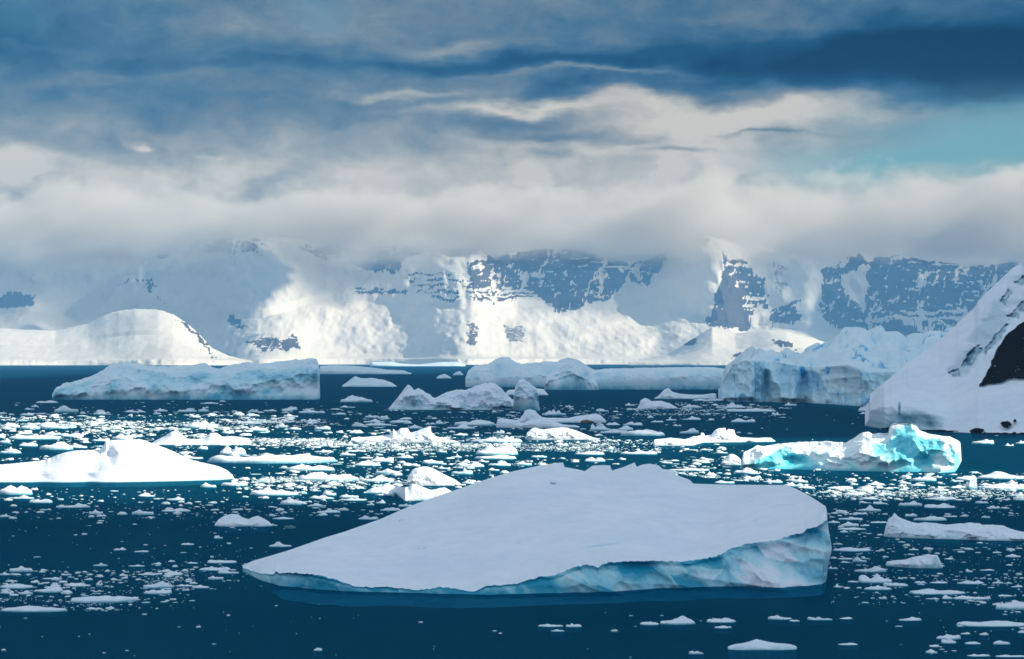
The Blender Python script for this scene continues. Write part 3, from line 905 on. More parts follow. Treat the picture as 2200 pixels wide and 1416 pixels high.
# the turquoise berg
berg('iceberg', 'sunlit turquoise berg with a rounded tower, in front of the snow hill',
     [(1588, 1004), (1590, 984), (1593, 972), (1610, 968), (1626, 962), (1650, 959), (1690, 951), (1720, 949), (1760, 948), (1780, 946), (1800, 950), (1818, 950), (1830, 944), (1842, 938), (1852, 932), (1866, 930), (1874, 935),
      (1890, 933), (1908, 934), (1910, 922), (1914, 914), (1924, 910), (1945, 911), (1958, 909), (1968, 914), (1974, 926), (1990, 932), (2010, 936), (2030, 938), (2044, 946), (2049, 951), (2051, 990)], 
     1013, 22, M_turq, p=.62, seed=61, facet=1.5, cell=.2, lump=.7, ice_front=.75, phrase='the turquoise berg', rows=110,
     foot=[(1588, 1008), (1700, 1009), (1800, 1011), (2020, 1016), (2051, 1015)],
     blue=[([(1592, 1008), (1615, 992), (1650, 978), (1685, 960), (1705, 968), (1725, 980), (1748, 992), (1775, 1003), (1765, 1010), (1680, 1010)], .85),
           ([(1905, 975), (1914, 940), (1922, 925), (1936, 912), (1958, 914), (1966, 928), (1980, 948), (2008, 948), (2022, 940), (2030, 965), (2005, 985), (2005, 1006), (1955, 1008), (1920, 992)], .95),
           ([(1860, 965), (1885, 955), (1905, 968), (1930, 990), (1900, 990), (1870, 978)], .7)],
     hollows=[(1690, 990, 50, 16, 5), (1940, 960, 30, 40, 4), (1985, 985, 30, 25, 4)], lean_r=14, lean_l=-4, blur=13.)
berg('ice_floe', 'small white mound touching the left end of the turquoise berg', [(1549, 994), (1556, 984), (1566, 976), (1574, 975), (1584, 980), (1592, 988), (1592, 998)], 999, 4, M_snow, p=.5, seed=62, facet=.7, cat='ice floe')
# shaded bergs right and front
berg('iceberg', 'long low berg with a sharp pinnacle at its left end',
     [(1898, 1150), (1902, 1130), (1908, 1114), (1916, 1110), (1921, 1102), (1928, 1110), (1934, 1114), (1950, 1120), (1970, 1125), (1995, 1125), (2010, 1124), (2030, 1127), (2070, 1126), (2080, 1122), (2102, 1124), (2110, 1128), (2150, 1130), (2175, 1138), (2210, 1146), (2240, 1158)],
     1159, 9, M_snow, p=.6, seed=66, facet=1.4, lump=.4, ice_front=.35, phrase='the pinnacle berg', foot=[(1898, 1154), (1990, 1157), (2200, 1163), (2240, 1164)],
     blue=[([(1985, 1156), (1995, 1140), (2005, 1148), (2060, 1150), (2055, 1158)], .6)])
berg('ice_floe', 'tilted rectangular ice block with a dark undercut below the pinnacle berg',
     [(1902, 1212), (1905, 1206), (1925, 1204), (1945, 1202), (1960, 1197), (1980, 1195), (1990, 1192), (2012, 1192), (2018, 1202), (2024, 1218)], 1221, 5, M_snow, p=.3, seed=67, facet=1.6, cell=.25, ice_front=.7, cat='ice floe', phrase='the tilted block',
     foot=[(1902, 1216), (1960, 1220), (2024, 1221)])
berg('ice_floe', 'white floe with two rounded humps floating alone left of the tilted slab',
     [(462, 1126), (470, 1116), (482, 1108), (498, 1104), (512, 1105), (522, 1112), (535, 1116), (545, 1111), (555, 1108), (568, 1114), (580, 1122), (586, 1128)], 1131, 6, M_snow, p=.55, seed=68, facet=.9, ice_front=.25, cat='ice floe', phrase='the two-humped floe')
berg('ice_floe', 'low triangular white floe nearest the camera, bottom right',
     [(1563, 1392), (1585, 1386), (1600, 1382), (1612, 1378), (1624, 1373), (1640, 1377), (1660, 1382), (1690, 1389), (1711, 1394)], 1396, 4, M_snow, p=.6, seed=69, facet=.5, ice_front=.2, cat='ice floe', phrase='the triangular floe')

# ------------------------------------------------------------------ the tilted slab in the foreground
def slab():
    us = np.concatenate([np.linspace(522, 1500, 430), np.linspace(1502, 1777, 150)])
    n = len(us)
    edge = prof([(522, 1218), (540, 1226), (560, 1231), (588, 1234), (594, 1226), (602, 1232), (612, 1230), (622, 1230), (640, 1230), (665, 1233), (695, 1237), (720, 1244), (745, 1252), (762, 1259), (800, 1261), (830, 1259), (860, 1263), (890, 1268),
                 (920, 1265), (945, 1260), (975, 1264), (1020, 1270), (1045, 1258), (1075, 1257), (1110, 1253), (1160, 1238), (1190, 1237), (1230, 1219), (1262, 1213), (1286, 1218), (1300, 1209), (1350, 1205), (1410, 1204), (1460, 1206), (1500, 1202),
                 (1540, 1195), (1560, 1183), (1600, 1168), (1660, 1162), (1700, 1150), (1728, 1143), (1732, 1137), (1756, 1130), (1775, 1118), (1786, 1112)])(us)
    back = prof([(522, 1214), (545, 1204), (580, 1194), (620, 1182), (660, 1168), (700, 1154), (740, 1142), (780, 1128), (820, 1114), (860, 1096), (900, 1080), (950, 1062), (1000, 1045), (1050, 1028), (1100, 1013), (1150, 1002),
                 (1185, 996), (1210, 993), (1212, 1003), (1240, 1008), (1256, 1012), (1274, 1000), (1300, 999), (1311, 1000), (1314, 1011), (1340, 1003), (1364, 993), (1367, 1003), (1380, 998), (1396, 996), (1415, 1000), (1424, 1008), (1446, 1009), (1452, 1020),
                 (1480, 1030), (1490, 1039), (1560, 1041), (1690, 1042), (1710, 1050), (1740, 1066), (1762, 1080), (1774, 1088), (1777, 1104), (1786, 1110)])(us)
    water = prof([(522, 1228), (560, 1246), (600, 1258), (680, 1266), (760, 1271), (850, 1273), (1050, 1278), (1250, 1273), (1400, 1266), (1540, 1259), (1700, 1259), (1765, 1256), (1776, 1250), (1780, 1226), (1786, 1200)])(us)
    edge = np.minimum(edge, water - 2)
    Yw = dist(water)
    lean = prof([(522, .4), (1000, .5), (1300, 1.4), (1540, 1.2), (1560, 2.2), (1786, 2.2)])(us)
    Ye = Yw + lean
    dep = prof([(522, 3), (600, 14), (800, 34), (1000, 52), (1200, 62), (1400, 62), (1600, 50), (1700, 40), (1760, 16), (1776, 5), (1786, 1.5)])(us)
    Yb = Ye + dep
    Ze = wz(edge, Ye); Zb = wz(back, Yb)
    root = empty('iceberg', (float(wx(1150, 225)), 225, 0))
    tag(root, 'huge tilted slab iceberg with a smooth snow top and blue front edge', 'iceberg')
    LAND.append(('the tilted slab', 1150., 1260., 620.))
    # snow top
    R = 150
    t = np.linspace(0, 1, R)[:, None]
    Y = Ye[None] + (Yb - Ye)[None] * t
    uu = np.linspace(522, 1786, 633)
    def soft(a, k):
        kk = np.hanning(k); kk /= kk.sum()
        return np.interp(us, uu, np.convolve(np.pad(np.interp(uu, us, a), k // 2, mode='edge'), kk, 'valid'))
    inn = sst(us, 522, 640) * sst(-us, -1786, -1690)
    Zes = Ze + (soft(Ze, 91) - Ze) * inn
    Zbs = Zb + (soft(Zb, 91) - Zb) * inn
    Z = Zes[None] + (Zbs - Zes)[None] * t + (Ze - Zes)[None] * (1 - sst(t, 0, .10)) + (Zb - Zbs)[None] * sst(t, .90, 1)
    X = wx(us[None], Y)
    fade = sst(t, 0, .05) * (1 - sst(t, .93, 1)) * sst(us, 522, 600)[None] * sst(-us, -1780, -1700)[None]
    relief = fbm(X / 16, Y / 16, 401, 4) * .42 + fbm(X / 5, Y / 9, 402, 5) * .14 + (ridged(X / 6 + Y / 14, Y / 2.2, 405, 4, .6) - .5) * .16 + (ridged(X / 22 + Y / 40, Y / 12, 404, 3) - .5) * .25
    Z = Z + fade * relief
    Z = Z + (1 - sst(t, 0, .04)) * .10 * fbm(us / 6, 0, 403, 4)[None]
    pu, pv = topix(X, Y, Z)
    blue = np.zeros_like(Z)
    for (cu, cv, ru, rv, amt, dz) in [(1290, 1169, 42, 2.2, .8, -.25), (1262, 1173, 16, 1.6, .8, -.2), (1290, 1066, 12, 1.6, .45, -.1), (1620, 1117, 14, 2, .45, -.1), (1560, 1144, 34, 3, .35, -.1), (850, 1181, 7, 1.6, .4, -.1),
                                      (1480, 1150, 30, 2.5, .25, -.1), (1090, 1068, 16, 2.5, .4, -.12), (1700, 1130, 30, 3, .2, -.1)]:
        g = np.exp(-((pu - cu) / ru) ** 2 - ((pv - cv + (pu - cu) * .12) / rv) ** 2)
        blue = np.maximum(blue, g * amt); Z = Z + dz * g
    blue = np.maximum(blue, .30 * (1 - sst(t, 0, .025)) * np.ones_like(Z))
    mesh_obj('snow_top', np.stack([X, Y, Z], -1), gridfaces(R, n), M_main, root, {'blue': blue, 'rock': blue * 0}, origin=root.location[:])
    top_edge = (X[0], Y[0], Z[0])
    # ice face below the edge
    R2 = 60
    s = np.linspace(0, 1, R2)[:, None]            # 0 at the edge, 1 at the water
    Ew, Ey, Ez = top_edge
    Yf = Ey[None] + (Yw - Ey)[None] * s
    Zf = Ez[None] + (-.7 - Ez)[None] * s
    Xf = wx(us[None], Yf)
    hgt = np.maximum(Ez, .3)[None]
    k = sst(s, 0, .08)
    f1 = scallop(Xf / 4.6 + .35 * Zf, Zf / 3.2, 411); f2 = scallop(Xf / 1.7 - .2 * Zf, Zf / 1.4 + .2 * Xf, 415); f3 = fbm(Xf / 5, Zf / 4, 417, 4)
    scal = ridged(Xf / 4.2 + Zf / 5, Zf / 7, 419, 3)
    amp = np.clip(hgt / 3.2, .15, 1.15)
    Yf2 = Yf - k * amp * (f1 * 1.0 + f2 * .5 + f3 * .7 + (scal - .5) * .8 - .25)
    # undercut just under the rim and at the water line
    Yf2 = Yf2 + amp * .35 * np.exp(-((s - .14) / .07) ** 2) + amp * .5 * np.exp(-((1 - s) / .12) ** 2)
    uf = us[None] + np.interp(s, [0, .15, .42, .55, .75, 1], [0, 1.5, 9, 7, 0, -2]) * sst(us, 1735, 1777)[None] + 2.2 * fbm(s * 7, us / 30, 441, 3) * sst(us, 1735, 1777)[None] * sst(s, 0, .1)
    Xf = wx(uf, Yf2)
    fu, fv = topix(Xf, Yf2, Zf)
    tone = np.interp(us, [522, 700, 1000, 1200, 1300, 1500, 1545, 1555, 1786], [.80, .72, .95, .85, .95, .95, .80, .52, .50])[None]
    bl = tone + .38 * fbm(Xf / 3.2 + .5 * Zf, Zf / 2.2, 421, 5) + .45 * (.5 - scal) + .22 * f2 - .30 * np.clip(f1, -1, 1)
    _a, _b, cr_ = cells(Xf / 2.4 + .5 * Zf + .4 * fbm(Xf / 2, Zf / 2, 445, 3), Zf / 1.7 + .3 * fbm(Xf / 2, Zf / 2, 446, 3), 447)
    bl = bl + .55 * (cr_[0] - .5)
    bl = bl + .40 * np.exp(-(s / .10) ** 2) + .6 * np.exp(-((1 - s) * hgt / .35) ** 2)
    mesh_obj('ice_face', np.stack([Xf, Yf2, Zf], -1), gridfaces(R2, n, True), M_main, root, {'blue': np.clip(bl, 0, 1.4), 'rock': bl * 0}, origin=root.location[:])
    # back and underside skirt so that the slab is solid
    Yb2 = np.stack([Y[-1], Y[-1] + 1.5]); Zb2 = np.stack([Z[-1], np.full(n, -.7)]); Xb2 = wx(us[None], Yb2)
    mesh_obj('back_face', np.stack([Xb2, Yb2, Zb2], -1), gridfaces(2, n), M_main, root, {'blue': np.full((2, n), .5), 'rock': np.zeros((2, n))}, origin=root.location[:])
    # foot of ice seen through the water
    m = (us > 585) & (us < 1772)
    u2 = us[m]
    R3 = 14
    q = np.linspace(0, 1, R3)[:, None]
    out = prof([(585, .2), (610, 3), (700, 5), (800, 4), (950, 3), (1100, 2), (1400, 1.6), (1600, 2.4), (1740, 2), (1772, .3)])(u2)[None] * (1 + .25 * fbm(u2 / 60, 0, 431, 4))[None]
    Ys = Yw[m][None] + 1.0 - q * (out + 1.0)
    Zs = -.12 - q ** .8 * .7 - .12 * fbm(wx(u2, Yw[m])[None] / 5, Ys / 3, 433, 4)
    Zs = np.minimum(Zs, -.06)
    Xs = wx(u2[None], Ys)
    bs = np.clip(.75 + .4 * fbm(Xs / 7, Ys / 2, 435, 4), 0, 1.3)
    mesh_obj('underwater_foot', np.stack([Xs, Ys, Zs], -1), gridfaces(R3, len(u2), True), M_main, root, {'blue': bs, 'rock': bs * 0}, origin=root.location[:])
    return root


SLAB = slab()

# ------------------------------------------------------------------ floes
crops = {
    'A': (0, 860, 2.973), 'B': (700, 800, 2.973), 'C': (1400, 860, 2.75), 'D': (0, 1100, 2.973), 'E': (1100, 1240, 2.0), 'F': (1760, 1020, 4.72), 'G': (1100, 840, 3.667),
}
boxes = {
    'A': [(350, 503, 38, 80), (130, 217, 80, 98), (595, 680, 70, 93), (625, 672, 95, 108), (805, 935, 60, 78), (985, 1070, 52, 74), (980, 1030, 74, 90), (1130, 1260, 50, 76), (1265, 1333, 46, 76), (1680, 1770, 57, 72),
          (1795, 1905, 40, 64), (1805, 1845, 64, 80), (1910, 2058, 62, 84), (1810, 1910, 85, 108), (155, 222, 47, 62), (200, 250, 28, 45), (225, 372, 2, 18), (1280, 1398, 12, 24), (1945, 2050, 118, 140), (1755, 1840, 142, 175),
          (1580, 1690, 170, 196), (1530, 1675, 130, 152), (1575, 1660, 113, 130), (1180, 1395, 135, 180), (1840, 1925, 170, 188), (2005, 2118, 163, 188), (0, 130, 140, 175), (130, 260, 145, 185), (240, 440, 140, 182),
          (50, 390, 222, 250), (385, 540, 205, 235), (715, 855, 222, 252), (120, 245, 268, 295), (250, 470, 265, 318), (0, 135, 300, 340), (590, 700, 235, 262), (1395, 1580, 293, 350), (1260, 1330, 290, 315), (1300, 2160, 345, 405),
          (1145, 1300, 345, 375), (2010, 2130, 315, 333), (1815, 2140, 410, 450), (1890, 2290, 465, 515), (1590, 1915, 555, 608), (1790, 1935, 620, 668), (1410, 1590, 500, 548), (1280, 1385, 528, 558), (0, 208, 548, 605),
          (55, 220, 605, 630), (185, 340, 632, 657), (365, 580, 660, 688), (570, 660, 697, 730), (565, 610, 730, 745), (620, 685, 730, 742), (845, 990, 697, 733), (1030, 1220, 690, 712), (1065, 1180, 612, 640), (885, 995, 597, 615),
          (1745, 1880, 745, 760), (1725, 1775, 788, 802), (1370, 1425, 860, 885), (1160, 1245, 910, 925), (1720, 1860, 905, 938), (725, 810, 940, 958), (2020, 2180, 690, 720), (1960, 2065, 655, 680), (2060, 2150, 580, 608),
          (1980, 2140, 605, 630), (470, 500, 845, 860), (845, 880, 778, 792), (560, 590, 790, 800), (0, 70, 725, 748), (140, 260, 205, 232), (290, 390, 200, 222), (820, 915, 215, 235), (440, 560, 285, 305), (0, 70, 240, 275)],
    'B': [(85, 300, 150, 192), (90, 190, 210, 226), (30, 95, 226, 236), (38, 130, 256, 270), (250, 345, 270, 292), (235, 380, 298, 322), (410, 540, 303, 325), (250, 430, 320, 342), (605, 640, 298, 312), (630, 700, 318, 334),
          (700, 772, 305, 332), (810, 1085, 305, 342), (770, 960, 332, 362), (520, 620, 335, 362), (1380, 1535, 238, 275), (930, 1270, 418, 448), (1125, 1205, 405, 420), (945, 1235, 465, 528), (945, 1220, 525, 555), (1100, 1245, 448, 470),
          (90, 195, 510, 530), (1465, 1550, 448, 470), (450, 560, 525, 548), (275, 440, 535, 572), (180, 350, 562, 598), (0, 85, 530, 585), (435, 490, 588, 610), (320, 480, 618, 655), (615, 750, 553, 585), (710, 800, 600, 618),
          (215, 440, 658, 700), (90, 215, 775, 802), (0, 75, 760, 795), (90, 265, 800, 820), (260, 310, 830, 850), (320, 385, 812, 838), (340, 480, 862, 885), (460, 560, 840, 860), (0, 75, 870, 895), (205, 340, 915, 942),
          (800, 945, 618, 652), (865, 920, 555, 580), (830, 1010, 575, 605), (970, 1045, 555, 573), (1030, 1115, 655, 685), (1110, 1175, 625, 648), (1035, 1110, 610, 628), (1040, 1190, 570, 598), (1195, 1320, 565, 595),
          (800, 870, 520, 545), (660, 700, 522, 537), (810, 910, 388, 402), (230, 320, 440, 460), (870, 950, 690, 712), (940, 1000, 560, 578), (1350, 1430, 565, 600)],
    'G': [(415, 485, 112, 130), (890, 968, 92, 118), (895, 955, 135, 150), (660, 762, 138, 163), (790, 842, 155, 165), (1345, 1490, 105, 137), (1640, 1840, 92, 137), (1420, 1700, 62, 80), (1680, 2080, 138, 165), (2045, 2120, 165, 192),
          (1720, 1920, 218, 248), (1215, 1295, 208, 235), (1095, 1195, 233, 249), (1340, 1490, 202, 228), (1540, 1600, 215, 230), (1265, 1335, 262, 278), (1320, 1480, 297, 337), (870, 1035, 240, 272), (610, 778, 262, 313),
          (830, 958, 268, 312), (740, 855, 248, 270), (860, 1205, 303, 355), (690, 910, 300, 335), (340, 450, 403, 430), (330, 410, 388, 403), (695, 755, 410, 422), (885, 935, 378, 390), (850, 1140, 468, 500), (495, 725, 475, 503),
          (565, 735, 522, 557), (1480, 1585, 455, 468), (1595, 1700, 474, 492), (1640, 1685, 436, 450), (1490, 1590, 528, 547), (1175, 1265, 556, 570), (1180, 1350, 560, 608), (1220, 1560, 605, 630), (1850, 1895, 328, 338), (735, 800, 430, 465)],
    'C': [(1217, 1292, 35, 68), (1228, 1282, 70, 83), (485, 632, 400, 433), (720, 760, 405, 420), (315, 382, 420, 452), (535, 635, 445, 470), (670, 770, 465, 488), (830, 925, 460, 486), (755, 900, 485, 510), (370, 490, 472, 492),
          (1890, 2025, 233, 258), (2085, 2138, 255, 270), (2145, 2210, 238, 256), (785, 860, 10, 34), (1230, 1440, 372, 412), (860, 960, 505, 522)],
    'F': [(480, 665, 68, 108), (690, 770, 80, 100), (800, 935, 68, 90), (790, 885, 95, 115), (900, 1075, 85, 112), (310, 395, 82, 105), (30, 100, 85, 100), (935, 1180, 5, 65), (1140, 1240, 0, 30), (1385, 1600, 5, 58), (1600, 2130, -25, 45),
          (1480, 1600, 60, 145), (1640, 2150, 62, 150), (85, 350, 115, 150), (390, 600, 105, 135), (360, 560, 130, 162), (228, 450, 172, 208), (595, 730, 165, 208), (395, 600, 225, 250), (1085, 1390, 222, 252), (1320, 1440, 112, 140),
          (1150, 1310, 132, 165), (800, 890, 130, 160), (395, 622, 310, 372), (540, 690, 265, 300), (800, 1040, 262, 320), (1060, 1395, 292, 340), (1580, 1710, 262, 292), (1690, 1830, 312, 345), (1730, 2140, 280, 405),
          (330, 490, 378, 402), (110, 195, 375, 392), (175, 235, 400, 415), (860, 990, 388, 425), (1250, 1400, 410, 430), (955, 1290, 420, 468), (1640, 1730, 412, 440), (190, 450, 430, 460), (90, 210, 465, 492), (215, 405, 478, 528),
          (410, 510, 498, 522), (180, 475, 535, 560), (205, 290, 558, 588), (510, 690, 470, 490), (580, 650, 595, 612), (150, 235, 690, 705), (130, 530, 735, 778), (905, 1005, 738, 768), (1260, 1360, 838, 860), (1885, 2035, 805, 838),
          (180, 340, 838, 860), (325, 480, 828, 888), (210, 315, 872, 892), (75, 190, 925, 955), (345, 670, 920, 990), (1475, 1550, 955, 990), (1620, 1775, 958, 972), (1980, 2055, 990, 1010), (1340, 1405, 1045, 1062),
          (385, 740, 1003, 1100), (280, 420, 1073, 1090), (640, 900, 1090, 1132), (965, 1080, 1075, 1102), (1115, 1300, 1078, 1100), (1400, 1665, 1065, 1110), (1750, 1860, 1062, 1105), (1865, 1955, 1082, 1105), (1940, 2055, 1112, 1142),
          (155, 225, 1105, 1145), (230, 320, 1130, 1148), (360, 440, 1128, 1148), (445, 735, 1120, 1170), (910, 1480, 1155, 1215), (950, 1020, 1210, 1232), (1075, 1220, 1248, 1260), (1240, 1345, 1218, 1262), (1345, 1730, 1225, 1268),
          (1800, 1955, 1210, 1235), (1770, 2150, 1272, 1370)],
    'D': [(700, 840, 230, 250), (860, 955, 243, 257), (1155, 1245, 198, 212), (915, 950, 200, 210), (1150, 1195, 248, 258), (600, 690, 322, 347), (825, 930, 335, 348), (980, 1035, 318, 333), (1195, 1268, 318, 330), (1320, 1520, 305, 328),
          (1275, 1480, 345, 375), (1395, 1530, 360, 395), (60, 210, 342, 385), (0, 68, 380, 405), (1050, 1172, 373, 400), (885, 1040, 385, 402), (775, 822, 407, 427), (710, 745, 377, 390), (270, 405, 415, 428), (540, 600, 420, 435),
          (40, 115, 433, 445), (0, 210, 458, 490), (240, 410, 458, 515), (415, 585, 450, 475), (615, 660, 445, 468), (635, 855, 453, 490), (0, 95, 498, 522), (120, 215, 500, 527), (915, 1105, 440, 488), (1120, 1250, 458, 475),
          (1225, 1340, 465, 487), (925, 1105, 493, 525), (440, 880, 530, 580), (0, 430, 597, 640), (555, 660, 607, 622), (1330, 1430, 403, 432), (1185, 1235, 422, 438), (910, 945, 640, 652), (155, 185, 667, 676),
          (2005, 2062, 863, 887), (800, 832, 873, 882), (10, 50, 870, 880), (655, 682, 890, 897)],
    'E': [(112, 220, 200, 213), (228, 302, 197, 215), (165, 225, 223, 233), (548, 632, 190, 206), (630, 785, 168, 205), (835, 962, 175, 196), (865, 945, 208, 220), (1098, 1198, 162, 183), (1190, 1235, 181, 191), (1265, 1375, 168, 185),
          (1405, 1462, 170, 180), (1657, 1755, 170, 188), (1640, 1678, 204, 210), (757, 820, 314, 331), (1398, 1485, 280, 291), (420, 457, 222, 230), (1900, 2220, 185, 213), (2125, 2220, 175, 195), (1820, 1925, 243, 268),
          (1840, 1905, 262, 285), (1790, 1835, 288, 300), (1775, 1825, 308, 327), (1945, 2010, 275, 288), (2062, 2137, 270, 290), (1925, 1965, 235, 246), (2005, 2045, 236, 249), (1950, 2050, 328, 340), (2070, 2220, 333, 343), (2170, 2220, 225, 240)],
}
floes = []
for key, lst in boxes.items():
    ox, oy, sc = crops[key]
    for (x0, x1, y0, y1) in lst:
        b = (ox + x0 / sc, ox + x1 / sc, oy + y0 / sc, oy + y1 / sc)
        dup = False
        for e in floes:
            iw = min(b[1], e[1]) - max(b[0], e[0]); ih = min(b[3], e[3]) - max(b[2], e[2])
            if iw > 0 and ih > 0 and iw * ih > .35 * min((b[1] - b[0]) * (b[3] - b[2]), (e[1] - e[0]) * (e[3] - e[2])):
                dup = True; break
        if not dup:
            floes.append(b)

rs = np.random.RandomState(5)
KMAX = 300
# the slab, berg outlines keep small stray floes off
blocked = []


def slab_front(u):
    return np.interp(u, [500, 1250, 1790], [1225, 1280, 1262])


def floe_mesh(name, b, seed):
    u0, u1, v0, v1 = b
    r = np.random.RandomState(seed)
    d = dist(v1)
    m = d / F
    w = (u1 - u0) * m
    hp = (v1 - v0)
    L = min(w * r.uniform(.45, .8), .55 * hp * d * d / (CAMH * F))
    L = max(L, w * .18)
    Y0 = d + L / 2
    H = max(hp * m - L * .55 * CAMH / d, w * .035, .12)
    big = (u1 - u0) > 45
    seg = 44 if big else 26
    rings = 12 if big else 7
    th = np.linspace(0, 2 * math.pi, seg, endpoint=False)
    rad = 1 + .16 * fbm(np.cos(th) * 1.4 + seed, np.sin(th) * 1.4, seed, 4)
    rr = np.array([1.0, 1.0] + list(np.linspace(.93, .06, rings)))
    zc = np.array([-.25, .0] + [1] * rings)
    RX = rr[:, None] * rad[None] * np.cos(th)[None]
    RY = rr[:, None] * rad[None] * np.sin(th)[None]
    # heaps of snow and ice of different height along the floe
    asp = H / w
    nb = r.randint(2, 6) if asp < .22 else r.randint(1, 4)
    bump = np.zeros_like(RX)
    for i in range(nb):
        cx = r.uniform(-.75, .75) if i else r.uniform(-.4, .4)
        cy = r.uniform(-.3, .5)
        sx = r.uniform(.16, .5); sy = r.uniform(.3, .6)
        a = 1.0 if i == 0 else r.uniform(.3, .9)
        bump = np.maximum(bump, a * np.exp(-((RX - cx) / sx) ** 2 - ((RY - cy) / sy) ** 2))
    low = r.uniform(.22, .5)
    edge = np.clip((1.04 - rr) / .10, 0, 1)[:, None] ** .6
    h = (low + (1 - low) * bump) * edge
    h = h * (1 + .28 * fbm(RX * 4 + seed, RY * 4, seed + 3, 4)) + .12 * np.maximum(0, facets(RX * 5, RY * 4, seed + 5)) * edge
    h = np.where(zc[:, None] < .5, zc[:, None] * .8 / max(H, .3), np.maximum(h, .06))
    X = RX * w / 2; Y = RY * L / 2; Z = h * H
    Z[0] = -.35; Z[1] = .02
    V = np.stack([X, Y, Z], -1).reshape(-1, 3)
    nr = len(rr)
    i = np.arange(nr * seg).reshape(nr, seg)
    j = np.roll(i, -1, axis=1)
    q = np.stack([i[:-1].ravel(), j[:-1].ravel(), j[1:].ravel(), i[1:].ravel()], 1)
    faces = q.tolist() + [i[-1].tolist()]
    bl = np.where(zc[:, None] < .5, .9, 0) + .25 * np.exp(-h / .15) + .2 * np.clip(fbm(RX * 3, RY * 3, seed + 9, 4), 0, 1)
    if r.rand() < .12 and u1 - u0 < 60:
        bl = bl + .3
    me = bpy.data.meshes.new(name)
    me.from_pydata(V.tolist(), [], faces)
    at = me.attributes.new('blue', 'FLOAT', 'POINT'); at.data.foreach_set('value', np.clip(bl, 0, 1.2).astype(np.float32).ravel())
    at = me.attributes.new('rock', 'FLOAT', 'POINT'); at.data.foreach_set('value', np.zeros(bl.size, np.float32))
    me.polygons.foreach_set('use_smooth', np.full(len(me.polygons), True))
    me.materials.append(M_snow)
    ob = bpy.data.objects.new(name, me)
    ob.location = (float(wx((u0 + u1) / 2, Y0)), float(Y0), 0)
    ob.rotation_euler = (0, 0, 0)
    return link(ob), nb, asp, w


# scattered floes fill the count up to the limit: streaks along the current
streaks = [  # u0,u1,v0,v1, share, size range in px
    (0, 560, 890, 930, 10, (18, 46)), (0, 340, 925, 985, 12, (18, 50)), (500, 1100, 885, 1000, 20, (16, 44)), (500, 900, 1000, 1090, 14, (18, 46)), (0, 500, 1045, 1110, 8, (14, 34)),
    (900, 1250, 960, 1000, 8, (16, 40)), (1250, 1600, 905, 1000, 6, (14, 34)), (1780, 2200, 1040, 1110, 12, (16, 44)), (1780, 2200, 1165, 1290, 10, (12, 36)), (0, 380, 1240, 1310, 6, (14, 40)),
]
tot = sum(s[4] for s in streaks)
order = rs.permutation(np.repeat(np.arange(len(streaks)), [s[4] for s in streaks]))
ii = 0; tries = 0
while len(floes) < KMAX + 40 and tries < 4000:
    tries += 1
    s = streaks[order[ii % len(order)]]; ii += 1
    wpx = rs.uniform(*s[5]); hpx = wpx * rs.uniform(.12, .34)
    u = rs.uniform(s[0], s[1]); v = rs.uniform(s[2], s[3])
    b = (u - wpx / 2, u + wpx / 2, v - hpx, v)
    if any(min(b[1], e[1]) - max(b[0], e[0]) > -2 and min(b[3], e[3]) - max(b[2], e[2]) > -2 for e in floes):
        continue
    if any(abs(u - l[1]) < l[3] + wpx / 2 and l[2] - 30 < v < l[2] + 3 for l in LAND):
        continue
    if 560 < u < 1790 and v > np.interp(u, [560, 1000, 1200, 1700, 1790], [1195, 1040, 992, 1035, 1080]):
        continue
    floes.append(b)
# largest KMAX are individuals
floes.sort(key=lambda b: -(b[1] - b[0]) * (b[3] - b[2]))
rest = floes[KMAX:]
floes = floes[:KMAX]
made = []
for k, b in enumerate(floes):
    o, nb, asp, w = floe_mesh('ice_floe', b, 1000 + k)
    made.append((o, b, nb, asp))
# labels: size, form, and where it lies from the nearest thing that has a name of its own
ORD = ['nearest', 'second nearest', 'third nearest', 'fourth nearest', 'fifth nearest', 'sixth nearest', 'seventh nearest', 'eighth nearest', 'ninth nearest', 'tenth nearest', 'eleventh nearest', 'twelfth nearest',
       'thirteenth nearest', 'fourteenth nearest', 'fifteenth nearest', 'sixteenth nearest', 'seventeenth nearest', 'eighteenth nearest', 'nineteenth nearest', 'twentieth nearest']
pools = {}
for (o, b, nb, asp) in made:
    uc, vb = (b[0] + b[1]) / 2, b[3]
    best = None
    for (ph, lu, lv, lw) in LAND:
        dx = max(abs(uc - lu) - lw, 0); dy = (vb - lv) * 2.2
        dd = math.hypot(dx, dy)
        if best is None or dd < best[0]:
            side = ('left of' if uc < lu else 'right of') if dx > abs(dy) else ('in front of' if vb > lv else 'behind')
            best = (dd, ph, side)
    wpx = b[1] - b[0]
    size = 'large' if wpx > 75 else ('mid-sized' if wpx > 42 else ('small' if wpx > 24 else 'tiny'))
    ar = (b[3] - b[2]) / wpx
    form = 'flat' if ar < .19 else ('low humped' if ar < .29 else 'heaped')
    tone = 'shaded' if (vb > 1100 or vb < 890) else 'sunlit'
    pools.setdefault((size, form, tone, best[1], best[2]), []).append((best[0], o))
for (size, form, tone, ph, side), lst in pools.items():
    lst.sort(key=lambda q: q[0])
    for k, (dd, o) in enumerate(lst):
        if len(lst) == 1:
            lab = f'{size} {form} {tone} ice floe {side} {ph}'
        else:
            lab = f'{size} {form} {tone} ice floe, {ORD[min(k, 19)]} {side} {ph}'
        tag(o, lab, 'ice floe', 'ice floes drifting in the bay')

